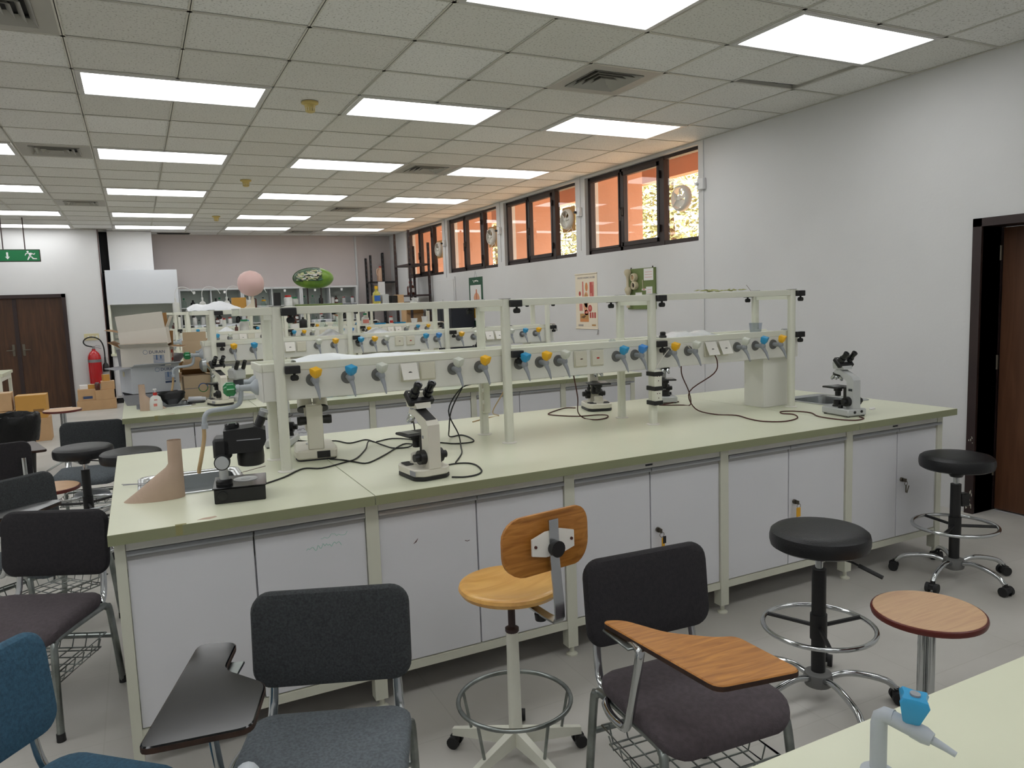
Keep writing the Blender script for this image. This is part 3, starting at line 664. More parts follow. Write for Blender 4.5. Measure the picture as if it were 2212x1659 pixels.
def rack():
    t = thing('reagent_rack', (BX, BY, 0))
    # posts: rounded tubes standing on round flanges
    for i, x in enumerate(POSTX):
        for y in (PYF, PYB):
            prof = rrect(.044, .036, .012, 3); b = MB()
            b.loft([[(x+p[0], y+p[1], z) for p in prof] for z in (BT, 1.598)]); p_ = b.build('post', 'rack_cream', t)
            MB().lathe([(.038, 0), (.038, .003), (.028, .006), (.02, .006)], 18, (x, y, BT)).build('post_flange', 'cover_white', p_)
            MB().cbox((x-.024, y-.02, 1.598), (x+.024, y+.02, 1.602), .001).build('post_cap', 'channel_grey', p_)
    # top shelf board
    MB().cbox((.53, PYF-.014, 1.563), (3.755, PYF+.022, 1.597), .002).build('top_rail', 'rack_cream', t)
    MB().cbox((.53, PYB-.022, 1.563), (3.755, PYB+.014, 1.597), .002).build('top_rail', 'rack_cream', t)
    MB().box((.53, PYF+.022, 1.589), (3.755, PYB-.022, 1.595)).build('glass_shelf', 'window_glass', t, ang=0)
    for x in POSTX: MB().box((x-.012, PYF+.022, 1.540), (x+.012, PYB-.022, 1.588)).build('shelf_bracket', 'rack_cream', t, ang=0)
    # service box
    x0, x1, yf, yb = .606, 3.77, .665, .915
    segs = [x0, POSTX[1], POSTX[2], x1]
    for a, c in zip(segs[:-1], segs[1:]):
        MB().box((a+.001, yf, 1.19), (c-.001, yf+.012, 1.318)).build('service_panel', 'panel_grey', t, ang=0)
        MB().box((a+.001, yb-.012, 1.19), (c-.001, yb, 1.318)).build('service_panel', 'panel_grey', t, ang=0)
        MB().cbox((a+.0008, yf-.004, 1.318), (c-.0008, yf+.018, 1.352), .002).build('shelf_lip', 'rack_cream', t)
        MB().cbox((a+.0008, yb-.018, 1.318), (c-.0008, yb+.004, 1.352), .002).build('shelf_lip', 'rack_cream', t)
        MB().box((a+.001, yf+.018, 1.330), (c-.001, yb-.018, 1.340)).build('middle_shelf', 'rack_cream', t, ang=0)
    MB().box((x0-.004, yf-.001, 1.186), (x0, yb+.001, 1.318)).build('end_panel', 'panel_grey', t, ang=0)
    MB().cbox((x0-.012, yf-.004, 1.318), (x0, yb+.004, 1.352), .002).build('shelf_lip', 'rack_cream', t)
    MB().box((x1, yf-.001, 1.186), (x1+.02, yb+.001, 1.34)).build('end_panel', 'panel_grey', t, ang=0)
    MB().box((x0, yf+.012, 1.186), (x1, yb-.012, 1.19)).build('box_floor', 'panel_grey', t, ang=0)
    MB().cbox((3.55, .71, BT), (3.757, .872, 1.186), .002).build('service_pedestal', 'panel_grey', t)
    for x, k in ((.818, 'yellow'), (.974, 'blue'), (1.115, 'pale_grey'), (1.49, 'pale_grey'), (1.63, 'yellow'), (1.849, 'blue'), (1.969, 'yellow'), (2.078, 'pale_grey'), (2.439, 'blue'), (2.561, 'blue_two'), (2.782, 'yellow'), (2.93, 'pale_grey'), (3.295, 'pale_grey'), (3.44, 'blue'), (3.583, 'yellow')): tap(t, x, k)
    for x, c in ((1.262, 'flap'), (1.357, 'shut'), (2.21, 'dark'), (2.314, 'red'), (3.085, 'flap'), (3.185, 'flap')): socket(t, x, c)
    for x in POSTX:
        clamp(t, x+.022, PYF-.012, 1.575); clamp(t, x+.022, PYF-.012, 1.325)
    for x in POSTX[1:]: clamp(t, x-.022, PYB+.012, 1.575, -1)
    # water tap on the left end with green handle
    zc, yc = 1.244, .81; b = MB(); L_ = Matrix.Rotation(-PI/2, 4, 'Y')
    b.lathe([(.038, 0), (.034, .012), (.016, .03), (.014, .075), (.018, .08), (.018, .1), (.012, .105)], 16, T=Tr(x0-.004, yc, zc) @ L_)
    w_ = b.build('water_tap', 'tap_pale', t)
    q = MB(); q.tube([(x0-.075, yc, zc), (x0-.078, yc, zc-.04), (x0-.09, yc, zc-.07), (x0-.13, yc, zc-.084), (x0-.20, yc, zc-.088), (x0-.225, yc, zc-.1), (x0-.235, yc, zc-.12), (x0-.236, yc, zc-.15)], .0105, 10, smooth=3); q.lathe([(.014, 0), (.014, .02), (.011, .022)], 12, (x0-.236, yc, zc-.165)); q.build('spout', 'tap_pale', w_)
    q = MB(); st_ = lambda r, zz, n=6: [(r*(1 if i % 2 else .72)*math.cos(i*PI/n), r*(1 if i % 2 else .72)*math.sin(i*PI/n), zz) for i in range(2*n)]
    q.loft([st_(.016, 0), st_(.034, .012), st_(.034, .042), st_(.018, .055)], T=Tr(x0-.095, yc, zc) @ L_); q.build('handle', 'green_glass', w_)
    b = MB(); b.lathe([(.03, 0), (.026, .012), (.012, .03), (.012, .05)], 16, T=Tr(x0-.004, yc+.06, zc+.02) @ L_); b.build('water_tap', 'tap_pale', t)
    q = MB(); q.tube([(x0-.24, yc, zc-.16), (x0-.243, yc, zc-.21), (x0-.262, yc-.02, zc-.29), (x0-.272, yc-.02, zc-.33), (x0-.276, yc-.02, zc-.355)], .0085, 8, smooth=4); q.build('hose', 'hose', w_)
    # chrome tap on the right end
    b = MB(); b.cyl((x1+.02, .79, 1.26), (x1+.07, .79, 1.26), .014, .012); b.ell((x1+.06, .79, 1.26), (.02, .02, .02), 12, 8); b.tube([(x1+.02, .79, 1.345), (x1+.06, .79, 1.345), (x1+.10, .79, 1.34), (x1+.12, .79, 1.32), (x1+.122, .79, 1.29)], .01, 10, smooth=3); b.lathe([(.013, 0), (.013, .02)], 12, (x1+.122, .79, 1.278)); b.build('swan_neck_tap', 'chrome', t)
    return t
rk0 = rack()
# --- repeat for the four benches
SIDE = ('left', 'right')
for n in range(4):
    off = Vector((BX, BY+PITCH*n, 0)); B = BENCH[n]
    for k, t in enumerate(tops):
        o = t if n == 0 else dup(t, off); tag(o, '%s, %s' % (TL[k], B), 'worktop', 'worktop sections')
    for k, t in enumerate(sinks):
        o = t if n == 0 else dup(t, off); tag(o, 'steel sink in the %s end of the %s' % (SIDE[k], B), 'sink', 'bench sinks')
    for k, t in enumerate(cabs):
        o = t if n == 0 else dup(t, off); tag(o, 'white two-door cabinet, %s from the left in the %s' % (ORD[k], B), 'cabinet', 'bench cabinets')
    o = rk0 if n == 0 else dup(rk0, off); tag(o, 'cream post rack with grey tap panel on the %s' % B, 'reagent rack', 'racks on the benches')
# marks on the cabinets of the nearest bench
YD = .07-.0006
b = MB(); scribble(b, (.70, YD, .70), .13, .02, 22, (1, 0, .02), (0, 0, 1), .0011, 3); scribble(b, (.74, YD, .735), .1, .015, 16, (1, 0, .02), (0, 0, 1), .0009, 4); b.build('handwriting', 'ink_green', cabs[0])
b = MB(); b.tube([(1.05, YD, .645), (1.06, YD, .652), (1.069, YD, .664)], [.0006, .0022, .0006], 5); b.build('scratch', 'grime', cabs[1])
b = MB(); b.tube([(1.36-.09, YD, .62), (1.37-.09, YD, .616), (1.38-.09, YD, .618)], .0012, 4); b.build('scratch', 'grime', cabs[1])
# power strips taped to rack posts of the nearest bench
def strip(x, y, z0, z1, n, bands, lab):
    t = thing('power_strip', (BX+x, BY+y, 0), label=lab, cat='power strip')
    w_ = .052 if bands else .036
    MB().cbox((-w_/2, -.052, z0), (w_/2, -.019, z1), .004).build('housing', 'rack_cream', t)
    for k in range(n):
        z = z0+(z1-z0)*(k+.5)/n; q = MB()
        if bands: q.cyl((-.008, -.052, z+.015), (-.008, -.053, z+.015), .003, n=8); q.cyl((.008, -.052, z+.015), (.008, -.053, z+.015), .003, n=8); q.cyl((0, -.052, z-.01), (0, -.053, z-.01), .003, n=8)
        else: q.cbox((-w_/2-.006, -.045, z-.02), (-w_/2+.004, -.028, z+.02), .002)
        q.build('socket', 'grime' if bands else 'socket_cream', t)
    for z in (bands or ()):
        MB().cbox((-w_/2-.003, -.055, z-.012), (w_/2+.003, .021, z+.012), .002).build('tape_band', 'black', t)
    return t
strip(POSTX[2], PYF, .995, 1.185, 2, (1.005, 1.085, 1.165), 'cream power strip bound with black tape to the third front post of the nearest rack')
strip(POSTX[1], PYB, 1.0, 1.185, 3, None, 'cream power strip on the rear post behind the second front post of the nearest rack')
# ---- near bench in the lower right corner with its own gas tap
NX0, NY1 = -.3, -4.672
t = thing('side_worktop', (NX0, NY1, 0), label='pale green worktop corner in the lower right foreground', cat='worktop')
MB().box((0, -.7, BT-.037), (4.7, 0, BT)).build('surface', 'worktop', t, ang=0)
MB().box((-.0012, -.7, BT-.037), (4.7, .0012, BT-.001)).build('edge_band', 'worktop_edge', t, ang=0)
t2 = thing('side_bench_base', (NX0, NY1, 0), label='white cabinet base under the foreground worktop', cat='cabinet')
MB().box((.04, -.65, .1), (4.66, -.08, BT-.037)).build('body', 'door_white', t2, ang=0)
for k in range(5): MB().cbox((.06+.92*k, -.08, .17), (.96+.92*k, -.06, .766), .0015).build('cabinet_door', 'door_white', t2, ang=0)
for x in (.07, 2.3, 4.63): MB().box((x-.025, -.62, 0), (x+.025, -.1, .1)).build('plinth_leg', 'frame_cream', t2, ang=0)
t = thing('swan_neck_tap', (.281, -4.85, BT), label='round grey top of a tall tap at the bottom edge, left of centre', cat='tap')
b = MB(); b.lathe([(.024, 0), (.024, .006), (.012, .011)], 18); b.tube([(0, 0, .008), (0, 0, .30), (0, -.006, .33), (0, -.03, .347), (0, -.06, .345), (0, -.085, .32), (0, -.09, .28)], .0095, 14, smooth=3); b.build('spout', 'tap_pale', t)
q = MB(); q.cyl((0, 0, .05), (.05, 0, .05), .012, .01); q.ell((.055, 0, .05), (.012, .02, .02), 12, 8); q.build('valve', 'tap_pale', t)
def gooseneck(x, y, rz, knob, lab):
    t = thing('gas_tap', (x, y, BT), rz, label=lab, cat='gas tap', group='taps on the foreground bench')
    b = MB(); b.lathe([(.024, 0), (.024, .006), (.012, .011)], 18); b.tube([(0, 0, .008), (0, 0, .08), (.002, 0, .09), (.008, 0, .0955), (.02, 0, .0955)], .0115, 14); b.build('riser', 'tap_pale', t)
    b = MB(); b.tube([(.012, 0, .0955), (.055, 0, .087)], .0112, 14); b.tube([(.045, 0, .089), (.06, 0, .086), (.07, 0, .083)], [.012, .0125, .0095], 14); b.tube([(.07, 0, .083), (.088, 0, .078), (.1, 0, .074)], [.0062, .0048, .004], 10); b.build('valve_body', 'tap_pale', t)
    T = Tr(.042, 0, .098) @ Matrix.Rotation(.12, 4, 'Y') @ Rz(.35)
    sq = lambda r, z: [(px, py, z) for px, py in roundpoly([(r*1.25*math.cos(PI/4+i*PI/2), r*1.25*math.sin(PI/4+i*PI/2)) if j == 0 else (r*.7*math.cos(PI/2+i*PI/2), r*.7*math.sin(PI/2+i*PI/2)) for i in range(4) for j in (0, 1)], .004, 2)]
    q = MB(); q.loft([sq(.008, 0), sq(.0135, .005), sq(.0225, .036), sq(.019, .042)], T=T); q.build('knob', knob, t)
    MB().lathe([(.007, .0), (.007, .003), (.001, .003)], 12, T=T @ Tr(0, 0, .042)).build('knob_cap', 'tap_grey', t)
    return t
gooseneck(1.147, -4.775, math.radians(-72.5), 'blue', 'grey gas tap with a blue knob on the foreground worktop')
b = MB(); b.prism(roundpoly([(0, 0), (.018, .003), (.02, .012), (.004, .012)], .004), BT, BT+.0008); b.build('paper_scrap', 'paper', loc=(.995, -4.695, 0), label='tiny torn paper scrap at the edge of the foreground worktop', cat='paper scrap')
# ================================================================ SEATING
def bent(path, r=.011, rx=None): return MB().tube(path, r, 10, rx=rx, smooth=4)
def tablet_chair(name, loc, rz, fabric, back_mat, label, tab=None, tab_mat=None, tab_z=.675, tab_edge='tablet_edge', basket=True):
    """front = -Y; the writing tablet is on the sitter's right (-X)"""
    t = thing(name, (*loc, 0), rz, label=label, cat='chair', group='tablet arm chairs')
    # seat: padded slab with a rolled front edge
    def seatpt(x, y, z):
        f = max(0, (-y-.08)/.15); return (x, y, z-.035*f*f+.012*(x/.22)**2)
    o = rrect(.45, .41, .075, 5); rings = []
    for z, e in ((.372, .03), (.377, .006), (.394, 0), (.412, .002), (.423, .012), (.429, .035), (.431, .09), (.4315, .15)):
        rings.append([seatpt(x*(1-2*e/.45), y*(1-2*e/.41)-.025, z) for x, y in o])
    MB().loft(rings).build('seat', fabric, t)
    # backrest: curved padded panel
    o = rrect(.455, .275, .055, 6); rings = []
    def bp(x, z, y): return (x, .215+y+.10*x*x*-1+(z-.0)*.10, .634+z)
    for y, e in ((.018, .02), (.016, .004), (.006, 0), (-.006, 0), (-.016, .006), (-.02, .02), (-.022, .06), (-.0225, .1)):
        rings.append([bp(x*(1-2*e/.455), z*(1-2*e/.275), y) for x, z in o])
    MB().loft(rings).build('backrest', back_mat, t)
    # frame
    for s in (-1, 1):
        b = MB(); b.tube([(s*.225, .225, .0), (s*.22, .185, .325), (s*.215, .17, .362), (s*.205, .135, .369), (s*.2, -.13, .369), (s*.205, -.17, .36), (s*.212, -.19, .32), (s*.225, -.22, 0)], .0145, 10, rx=.013, smooth=4)
        leg = b.build('side_frame', 'chrome_worn', t)
        for y in (.225, -.22): MB().cyl((s*.225, y, 0), (s*.224, y, .03), .0165, .0155, 12).build('foot_cap', 'rubber', leg)
        b = MB(); b.tube([(s*.19, -.02, .364), (s*.19, .12, .361), (s*.187, .19, .378), (s*.182, .222, .44), (s*.178, .236, .56), (s*.176, .242, .66)], .008, 10, rx=.014, smooth=4); b.build('back_support', 'chrome', t)
    for y in (.155, -.14): MB().tube([(-.205, y, .362), (.205, y, .362)], .009, 8).build('cross_bar', 'chrome_worn', t)
    MB().tube([(-.223, .205, .22), (.223, .205, .22)], .010, 8).build('cross_bar', 'chrome_worn', t)
    if basket:
        b = MB(); z = .19
        b.tube([(-.19, .19, z+.05), (-.2, -.17, z+.05), (.2, -.17, z+.05), (.19, .19, z+.05)], .004, 6, True)
        b.tube([(-.18, .16, z), (-.19, -.15, z), (.19, -.15, z), (.18, .16, z)], .0035, 6, True)
        for k in range(7):
            x = -.165+.055*k; b.tube([(x, .19, z+.05), (x, .165, z), (x, -.15, z), (x, -.17, z+.05)], .0028, 6)
        for k in range(5):
            y = -.11+.06*k; b.tube([(-.2, y, z+.05), (-.185, y, z), (.185, y, z), (.2, y, z+.05)], .0028, 6)
        b.build('wire_basket', 'chrome_worn', t)
    if tab:
        poly = roundpoly(tab, .03, 4)
        MB().prism(poly, tab_z-.018, tab_z, e=.003).build('writing_tablet', tab_mat, t)
        MB().prism(inset(poly if sum(poly[i][0]*poly[(i+1) % len(poly)][1]-poly[(i+1) % len(poly)][0]*poly[i][1] for i in range(len(poly))) > 0 else poly[::-1], -.0012), tab_z-.0155, tab_z-.0035).build('tablet_edge', tab_edge, t)
        zc = tab_z-.02
        b = MB(); b.tube([(-.205, .11, .375), (-.23, .09, .375), (-.245, .04, .372), (-.248, -.02, .372), (-.25, -.06, .385), (-.25, -.085, .44), (-.25, -.135, zc-.02), (-.245, -.125, zc), (-.235, -.06, zc)], .0125, 10, smooth=4); b.build('tablet_arm', 'chrome', t)
        b = MB(); b.cbox((-.27, -.11, zc-.006), (-.2, .03, zc+.001), .002); b.build('tablet_bracket', 'chrome_worn', t)
    else:
        pass
    return t
TA = [(-.344, .115), (-.24, .113), (-.23, -.045), (-.105, -.135), (-.09, -.33), (-.313, -.385)]
TB = [(-.266, .046), (-.206, .022), (-.141, -.103), (-.042, -.188), (.014, -.205), (.033, -.432), (-.204, -.406)]
TC = [(-.33, .13), (-.24, .12), (-.22, -.03), (-.10, -.13), (-.08, -.33), (-.32, -.37)]
TE = [(-.36, .13), (-.24, .12), (-.2, .0), (.03, -.08), (.02, -.14), (-.2, -.22), (-.34, -.14)]
chA = tablet_chair('tablet_chair', (.593, -3.535), math.radians(-21.5), 'fabric_slate', 'fabric_grey', 'grey fabric chair with a glossy black writing tablet in front of the bench', TA, 'tablet_black', .68)
# the hinged book rest at the side of the grey chair
q = MB(); q.tube([(.2, -.07, .37), (.265, -.07, .37), (.27, -.07, .36), (.262, -.07, .35), (.262, -.07, .18), (.2, -.07, .18)], .004, 6); q.build('side_rack', 'chrome', chA)
chB = tablet_chair('tablet_chair', (1.625, -3.77), math.radians(-4), 'fabric_plum', 'fabric_charcoal', 'dark plum fabric chair with an orange wood writing tablet, right of the plywood stool', TB, 'wood_orange', .66)
tablet_chair('tablet_chair', (-.04, -3.49), math.radians(50), 'fabric_blue', 'fabric_blue', 'blue fabric chair cut off by the lower left corner', None)
tablet_chair('tablet_chair', (-.245, -2.005), math.radians(-27), 'fabric_plum', 'fabric_charcoal', 'dark brown fabric chair against the left end of the nearest bench', None)
tablet_chair('tablet_chair', (-.27, -1.10), math.radians(40), 'fabric_slate', 'fabric_grey', 'grey fabric chair with a glossy dark tablet at the left edge', TE, 'tablet_black', .68)
tablet_chair('tablet_chair', (-.74, .62), math.radians(193), 'fabric_charcoal', 'fabric_charcoal', 'dark chair turned away from the camera near the bin, with a dark brown tablet', TC, 'tablet_brown', .68)
chF = tablet_chair('tablet_chair', (-.17, .99), math.radians(-8), 'fabric_slate', 'fabric_grey', 'grey chair behind the two black stools at the left of the second bench', None)
# ---- round black padded stools on five chrome legs
def black_stool(loc, h, rz, label):
    t = thing('padded_stool', (*loc, 0), rz, label=label, cat='stool', group='black padded stools')
    MB().lathe([(.09, -.045), (.165, -.044), (.178, -.036), (.182, -.02), (.182, .0), (.178, .016), (.165, .026), (.14, .032), (.07, .034), (.001, .0345)], 40, (0, 0, h)).build('seat', 'leather', t)
    MB().cbox((-.07, -.07, h-.06), (.07, .07, h-.045), .006).build('seat_plate', 'black', t)
    b = MB(); b.cyl((0, 0, h-.09), (0, 0, h-.06), .03, .045, 18); b.build('mechanism', 'black', t)
    MB().cyl((0, 0, h-.16), (0, 0, h-.088), .014, n=14).build('gas_piston', 'chrome', t)
    b = MB(); b.tube([(.03, -.02, h-.07), (.1, -.07, h-.078), (.16, -.11, h-.10)], .004, 8); b.tube([(.12, -.083, h-.085), (.19, -.13, h-.112)], .008, 8); b.build('height_lever', 'black', t)
    b = MB(); b.cyl((0, 0, .1), (0, 0, h-.13), .0265, n=20); b.build('column', 'black', t)
    zr = h-.36; b = MB(); b.torus((0, 0, zr), .205, .0095, 48, 10); b.build('foot_ring', 'chrome', t)
    for k in range(3):
        a = k*2*PI/3+.5; b = MB(); b.tube([(0, 0, zr+.0), (.2*math.cos(a), .2*math.sin(a), zr)], .0085, 8); b.build('ring_spoke', 'black', t)
    MB().cyl((0, 0, zr-.05), (0, 0, zr+.05), .0315, n=20).build('ring_collar', 'black', t)
    MB().lathe([(.03, .05), (.05, .06), (.055, .085), (.05, .108), (.034, .115), (.001, .115)], 20).build('base_hub', 'tap_dark', t)
    for k in range(5):
        a = k*2*PI/5; T = Rz(a)
        b = MB(); b.tube([(.04, 0, .09), (.1, 0, .108), (.17, 0, .105), (.25, 0, .085), (.285, 0, .055)], .0125, 10, T=T, smooth=3); leg = b.build('leg', 'chrome', t)
        q = MB(); q.cyl((.285, 0, .04), (.285, 0, .062), .012, n=10, T=T); q.cyl((.292, -.012, .025), (.292, -.03, .025), .025, n=16, T=T); q.cyl((.292, .012, .025), (.292, .03, .025), .025, n=16, T=T); q.cbox((.275, -.014, .02), (.315, .014, .048), .004, T=T); q.build('castor', 'rubber', leg)
    return t
black_stool((2.50, -3.49), .655, math.radians(-36), 'black padded stool on castors, between the wood tablet chair and the round wooden stool')
farst = black_stool((4.115, -2.985), .655, math.radians(50), 'black padded stool on castors beside the dark door frame')
black_stool((-.15, .22), .70, math.radians(10), 'left one of two black padded stools at the left end of the second bench')
black_stool((.135, -.17), .70, math.radians(46), 'right one of two black padded stools, partly behind the nearest worktop')
MB().cbox((-.075, -.02, .40), (-.025, .02, .47), .004, T=Rz(math.radians(-50)+PI*.92)).build('stop_block', 'black', farst)
# ---- round wooden stools
def wood_stool(loc, h, label):
    t = thing('wooden_stool', (*loc, 0), 0, label=label, cat='stool', group='round wooden stools')
    MB().lathe([(.001, h), (.168, h), (.1705, h-.002)], 44, cap=False).build('seat_top', 'wood_pale', t)
    MB().lathe([(.1705, h-.0015), (.176, h-.004), (.178, h-.012), (.175, h-.022), (.16, h-.026), (.001, h-.026)], 44, cap=False).build('seat_edge', 'edge_maroon', t)
    for k in range(3):
        a = k*2*PI/3+.4; MB().tube([(.018*math.cos(a), .018*math.sin(a), .03), (.018*math.cos(a), .018*math.sin(a), h-.026)], .0125, 10).build('column_tube', 'chrome', t)
    for k in range(4):
        a = k*PI/2; b = MB(); b.tube([(.01, 0, .1), (.06, 0, .085), (.16, 0, .03), (.19, 0, .012)], .011, 8, T=Rz(a), smooth=3); b.build('leg', 'chrome', t)
    return t
wood_stool((2.55, -3.90), .50, 'round wooden stool with a maroon rim beside the foreground worktop')
wood_stool((-.335, -.13), .55, 'round wooden stool with a maroon rim, half behind the grey chair at the left')
wood_stool((-.52, 3.48), .64, 'round wooden stool with a maroon rim beside the black bin')
# ---- plywood stool with backrest
def ply_stool():
    t = thing('plywood_stool', (1.30, -3.245, 0), math.radians(-172), label='plywood work stool with round seat, backrest and footring', cat='stool')
    h = .632
    MB().lathe([(.001, h-.03), (.14, h-.03), (.17, h-.022), (.178, h-.008), (.174, h+.002), (.16, h+.006), (.12, h-.002), (.06, h-.007), (.001, h-.009)], 44, cap=False).build('seat', 'wood_seat', t)
    # backrest behind (+Y in local), bracket between
    o = rrect(.335, .19, .07, 6)
    def bp(x, z, y): return (x, .235+y-.9*x*x, h+.205+z)
    rings = [[bp(x*(1-2*e/.33), z*(1-2*e/.19), y) for x, z in o] for y, e in ((.006, .004), (.005, 0), (-.005, 0), (-.006, .004))]
    MB().loft(rings).build('backrest', 'wood_orange', t)
    b = MB()
    b.loft([[(-.014, .04, h-.037), (.014, .04, h-.037), (.014, .04, h-.031), (-.014, .04, h-.031)], [(-.016, .2, h-.05), (.016, .2, h-.05), (.016, .2, h-.044), (-.016, .2, h-.044)], [(-.018, .262, h-.05), (.018, .262, h-.05), (.018, .258, h-.043), (-.018, .258, h-.043)], [(-.018, .274, h-.03), (.018, .274, h-.03), (.018, .268, h-.03), (-.018, .268, h-.03)], [(-.018, .272, h+.02), (.018, .272, h+.02), (.018, .266, h+.02), (-.018, .266, h+.02)], [(-.018, .256, h+.15), (.018, .256, h+.15), (.018, .25, h+.15), (-.018, .25, h+.15)], [(-.018, .253, h+.28), (.018, .253, h+.28), (.018, .247, h+.28), (-.018, .247, h+.28)]])
    b.build('back_bar', 'steel', t)
    q = MB(); q.prism([(-.082, -.022), (-.03, -.035), (.03, -.035), (.082, -.022), (.082, .03), (.03, .045), (-.03, .045), (-.082, .03)], -.003, .003, T=Tr(0, .247, h+.2) @ Matrix.Rotation(PI/2, 4, 'X')); q.build('bracket_plate', 'cover_white', t)
    q = MB(); q.cyl((0, .252, h+.19), (0, .275, h+.19), .024, .026, 18); q.build('back_knob', 'black', t)
    q = MB()
    for x in (-.07, .07): q.cyl((x, .25, h+.205), (x, .254, h+.205), .005, n=8)
    q.build('screw', 'grime', t)
    q = MB(); q.cyl((0, .17, h-.072), (0, .17, h-.05), .018, .021, 14); q.build('seat_knob', 'black', t)
    MB().cyl((0, 0, h-.17), (0, 0, h-.03), .0125, n=14).build('spindle', 'shelf_brown', t)
    MB().lathe([(.019, h-.175), (.024, h-.168), (.024, h-.158), (.014, h-.152)], 16).build('spindle_collar', 'shelf_brown', t)
    MB().lathe([(.021, h-.17), (.022, h-.3), (.024, .06), (.026, .06)], 18).build('column', 'rack_cream', t)
    for k in range(5):
        a = k*2*PI/5+.3; T = Rz(a)
        b = MB(); b.loft([[(.015, -.016, .055), (.015, .016, .055), (.015, .014, .11), (.015, -.014, .11)], [(.24, -.011, .045), (.24, .011, .045), (.24, .009, .07), (.24, -.009, .07)]], T=T); leg = b.build('leg', 'rack_cream', t)
        q = MB(); q.cyl((.235, -.012, .022), (.235, -.026, .022), .022, n=14, T=T); q.cyl((.235, .012, .022), (.235, .026, .022), .022, n=14, T=T); q.cbox((.22, -.012, .016), (.25, .012, .046), .004, T=T); q.build('castor', 'rubber', leg)
    b = MB(); b.torus((0, 0, .215), .195, .008, 48, 10); b.build('foot_ring', 'chrome_worn', t)
    for k in range(5):
        a = k*2*PI/5+.3; b = MB(); b.tube([(.195*math.cos(a), .195*math.sin(a), .212), (.165*math.cos(a), .165*math.sin(a), .06)], .0055, 8); b.build('ring_stay', 'chrome_worn', t)
ply_stool()
